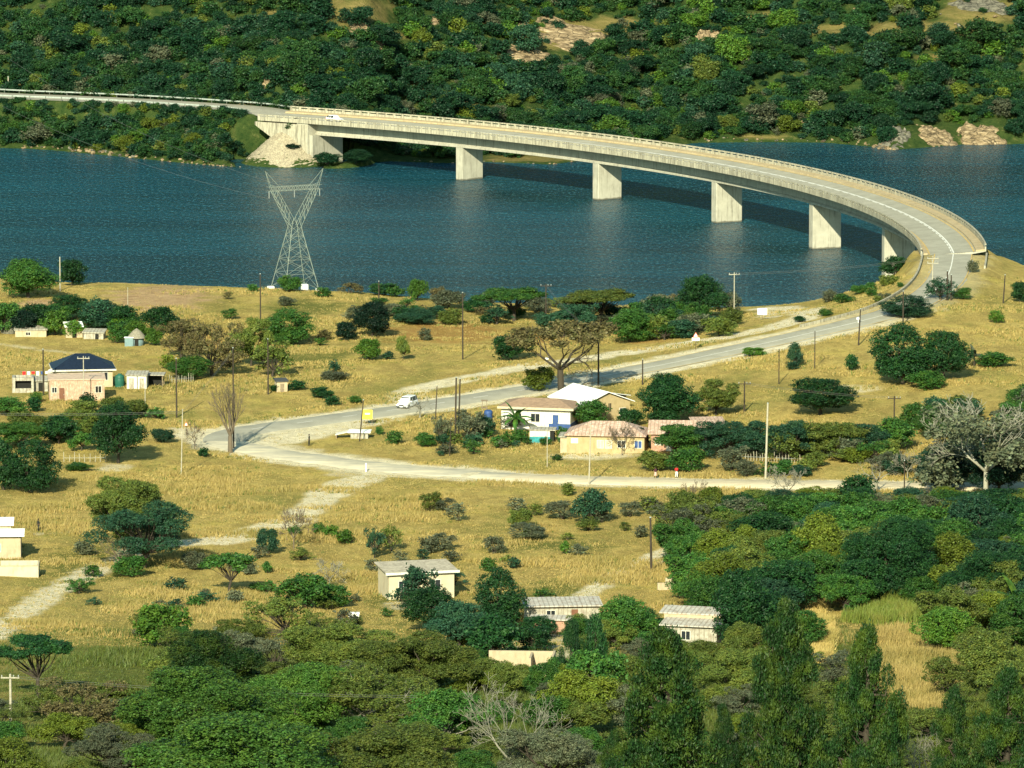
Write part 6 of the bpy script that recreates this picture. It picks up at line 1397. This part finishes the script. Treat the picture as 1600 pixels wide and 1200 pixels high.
    mb = MB(); mb.box(-W * .22, W * .22, -h0 - .035, -h0 + .1, hb * .58, hb * .76); mb.build('grille', BLK, e); mb = MB(); mb.box(-W * .44, W * .44, -h0 - .06, -h0 + .2, g + .1, g + .24); mb.build('bumper', BLK, e); mb = MB(); mb.box(-.25, .25, -h0 - .075, -h0 - .061, g + .11, g + .22); mb.build('number_plate', SHEET, e)
    mb = MB(); mb.add([(-W * .34, a1 + .012, zc + .1), (W * .34, a1 + .012, zc + .1), (W * .33, a1 - .2, zt - .05), (-W * .33, a1 - .2, zt - .05)], [(0, 1, 2, 3)]); mb.build('rear_window', GLASS, cab)
    return e
p = at(636, 640); car(p + Vector((0, 2.0, .02)), R_(-22), 'white off-road car facing the camera on the road by the hairpin', True, 'parked_car')
b = br(-38, -2.3, 2.68); a = BA + 38 / BR; car(Vector(b), a - 0 + math.pi * 0, 'small white car driving onto the far end of the bridge', False, 'moving_car')
# ------------------------------------------------------------------ people
SKIN = mat('skin', (.07, .04, .028), .6, .1, 4); HAIR = mat('hair', (.01, .009, .008), .8)
def skin_obj(name, V, E, Rr, m, parent):
    me = bpy.data.meshes.new(name); me.from_pydata(V, E, []); me.materials.append(m); o = link(name, me, parent)
    sk = o.modifiers.new('skin', 'SKIN'); ly = me.skin_vertices[0] if me.skin_vertices else None
    if ly is None:
        import bmesh
        bm = bmesh.new(); bm.from_mesh(me); bm.verts.layers.skin.verify(); bm.to_mesh(me); bm.free(); ly = me.skin_vertices[0]
    for i, r in enumerate(Rr): ly.data[i].radius = (r, r)
    ly.data[0].use_root = True
    ss = o.modifiers.new('smooth', 'SUBSURF'); ss.levels = 1; ss.render_levels = 1; return o
def person(px, py, rz, label, top, bottom, skirt=False, stride=.12, bag=False):
    p = at(px, py); e = empty('person', p, rz, label, 'person'); V = []; E = []; Rr = []
    def v(x, y, z, r, par=None): V.append((x, y, z)); Rr.append(r); i = len(V) - 1; (E.append((par, i)) if par is not None else None); return i
    pel = v(0, 0, .93, .13); wst = v(0, 0, 1.08, .115, pel); ch = v(0, .01, 1.28, .14, wst); nk = v(0, .01, 1.45, .06, ch); hd = v(0, -.01, 1.56, .085, nk); v(0, -.01, 1.68, .08, hd)
    for sg in (-1, 1):
        s_ = stride * sg; hp = v(sg * .09, 0, .86, .095, pel); kn = v(sg * .1, -s_ * .6 - .02, .48, .062, hp); an = v(sg * .1, -s_ + (.02 if s_ < 0 else 0), .09, .042, kn); v(sg * .11, -s_ - .14, .035, .035, an)
        sh = v(sg * .18, .01, 1.4, .062, ch); el = v(sg * .24, .03 + s_ * .5, 1.13, .045, sh); wr = v(sg * .25, -.05 + s_, .9, .03, el); pm = v(sg * .25, -.07 + s_, .82, .035, wr)
        for k in range(4): f = v(sg * .25 + (k - 1.5) * .006, -.1 + s_ + k * .019, .765, .009, pm); v(sg * .245, -.105 + s_ + k * .019, .735 + .004 * abs(k - 1), .007, f)
        t = v(sg * .235, -.115 + s_, .81, .01, pm); v(sg * .23, -.125 + s_, .785, .008, t)
    skin_obj('body', V, E, Rr, SKIN, e)
    q = MB(); q.lathe([(.03, 1.60), (.098, 1.63), (.1, 1.69), (.075, 1.755), (.02, 1.775)], 12, (0, .012)); q.build('hair', HAIR, e, True)
    TV = [(0, 0, 1.0), (0, 0, 1.12), (0, .01, 1.3), (0, .01, 1.41)]; TE = [(0, 1), (1, 2), (2, 3)]; TR = [.15, .14, .165, .09]
    for sg in (-1, 1):
        s_ = stride * sg; b0 = len(TV); TV += [(sg * .17, .01, 1.39), (sg * .24, .03 + s_ * .5, 1.14)]; TR += [.085, .065]; TE += [(2, b0), (b0, b0 + 1)]
    skin_obj('shirt', TV, TE, TR, top, e)
    if skirt: q = MB(); q.lathe([(.15, 1.04), (.2, .85), (.23, .55), (.22, .5), (.14, 1.0)], 14); q.build('skirt', bottom, e, True)
    else:
        TV = [(0, 0, 1.0), (0, 0, .93)]; TE = [(0, 1)]; TR = [.14, .155]
        for sg in (-1, 1): s_ = stride * sg; b0 = len(TV); TV += [(sg * .095, 0, .84), (sg * .1, -s_ * .6 - .02, .48), (sg * .1, -s_, .13)]; TR += [.11, .08, .065]; TE += [(1, b0), (b0, b0 + 1), (b0 + 1, b0 + 2)]
        skin_obj('trousers', TV, TE, TR, bottom, e)
    return e
DKC = mat('dark_cloth', (.02, .025, .022), .9, .2, 4); DKR = mat('dark_red_cloth', (.06, .018, .025), .9, .2, 4); REDC = mat('red_cloth', (.62, .02, .02), .8, .1, 4); WHC = mat('white_cloth', (.7, .68, .62), .9, .05, 4); PKC = mat('pink_cloth', (.55, .36, .28), .9, .05, 4)
person(483, 697, R_(-100), 'person in dark clothes standing at the light roadside gravel of the hairpin', DKC, DKC, stride=.05)
person(1024, 749, R_(20), 'person in a dark top and pinkish skirt walking on the dirt road', DKR, PKC, skirt=True)
person(1057, 747, R_(10), 'person in a bright red top and white trousers walking on the dirt road', REDC, WHC)
person(60, 831, R_(-60), 'person in dark clothes on the faint path right of the stepped-roof cottage', DKC, DKC)
# laundry and tanks near the houses
h = House('washing_line', 56, 596, 5, 'washing line hung with red, white and blue clothes by the left houses', 'washing line')
for x in (-2.4, 2.4): mb = MB(); mb.bar((x, 0, -.4), (x, 0, 1.7), .04, .04, 6); mb.build('post', WOOD, h.e)
mb = MB(); mb.bar((-2.4, 0, 1.62), (2.4, 0, 1.62), .012, .012, 4); mb.build('line', STEEL, h.e)
for i, c in enumerate((REDC, WHC, REDC, WHC, BLUE, WHC)): x = -2.1 + i * .72; mb = MB(); mb.box(x, x + .5, -.02, .02, .95 + .12 * (i % 3), 1.6); mb.build('garment', c, h.e)
h = House('blue_drum_stand', 763, 655, 0, 'dark blue water drum beside a wooden stand left of the white and blue house', 'drum'); mb = MB(); mb.lathe([(.62, -.3), (.66, .2), (.62, .5), (.66, .8), (.62, 1.2), (.4, 1.35), (.02, 1.36)], 14); mb.build('drum', BLUE, h.e, True)
mb = MB()
for x, y in ((-.9, .6), (-.3, .6), (-.9, 1.3), (-.3, 1.3)): mb.box(x - .05, x + .05, y - .05, y + .05, -.4, 2.6)
mb.box(-1.1, -.1, .45, 1.45, 1.5, 1.62); mb.box(-1.1, -.1, .45, 1.45, 2.6, 2.7); mb.build('stand', WOOD, h.e)
rf = random.Random(9)
for j, (x0, y0, x1, y1, n) in enumerate(((262, 600, 302, 596, 12), (1160, 720, 1255, 724, 22), (100, 722, 165, 722, 9))):
    a0 = at(x0, y0); a1 = at(x1, y1); e = empty('stick_fence', a0, 0, ['stick fence between the tin shelter and the forked pole', 'stick fence under the roadside trees on the right', 'stick fence behind the big dark trees on the left'][j], 'fence')
    for i in range(n): q = a0.lerp(a1, i / (n - 1)) - a0; q.z = float(hgrid(a0.x + q.x, a0.y + q.y)) - a0.z; mb = MB(); mb.bar((q.x, q.y, -.3 + q.z), (q.x + rf.uniform(-.1, .1), q.y, q.z + rf.uniform(.9, 1.5)), .05, .04, 5); mb.build('fence_post', POLEP, e)
    mb = MB(); mb.bar((0, 0, .6), tuple(a1 - a0 + Vector((0, 0, .6))), .025, .025, 4); mb.build('wire', STEEL, e)
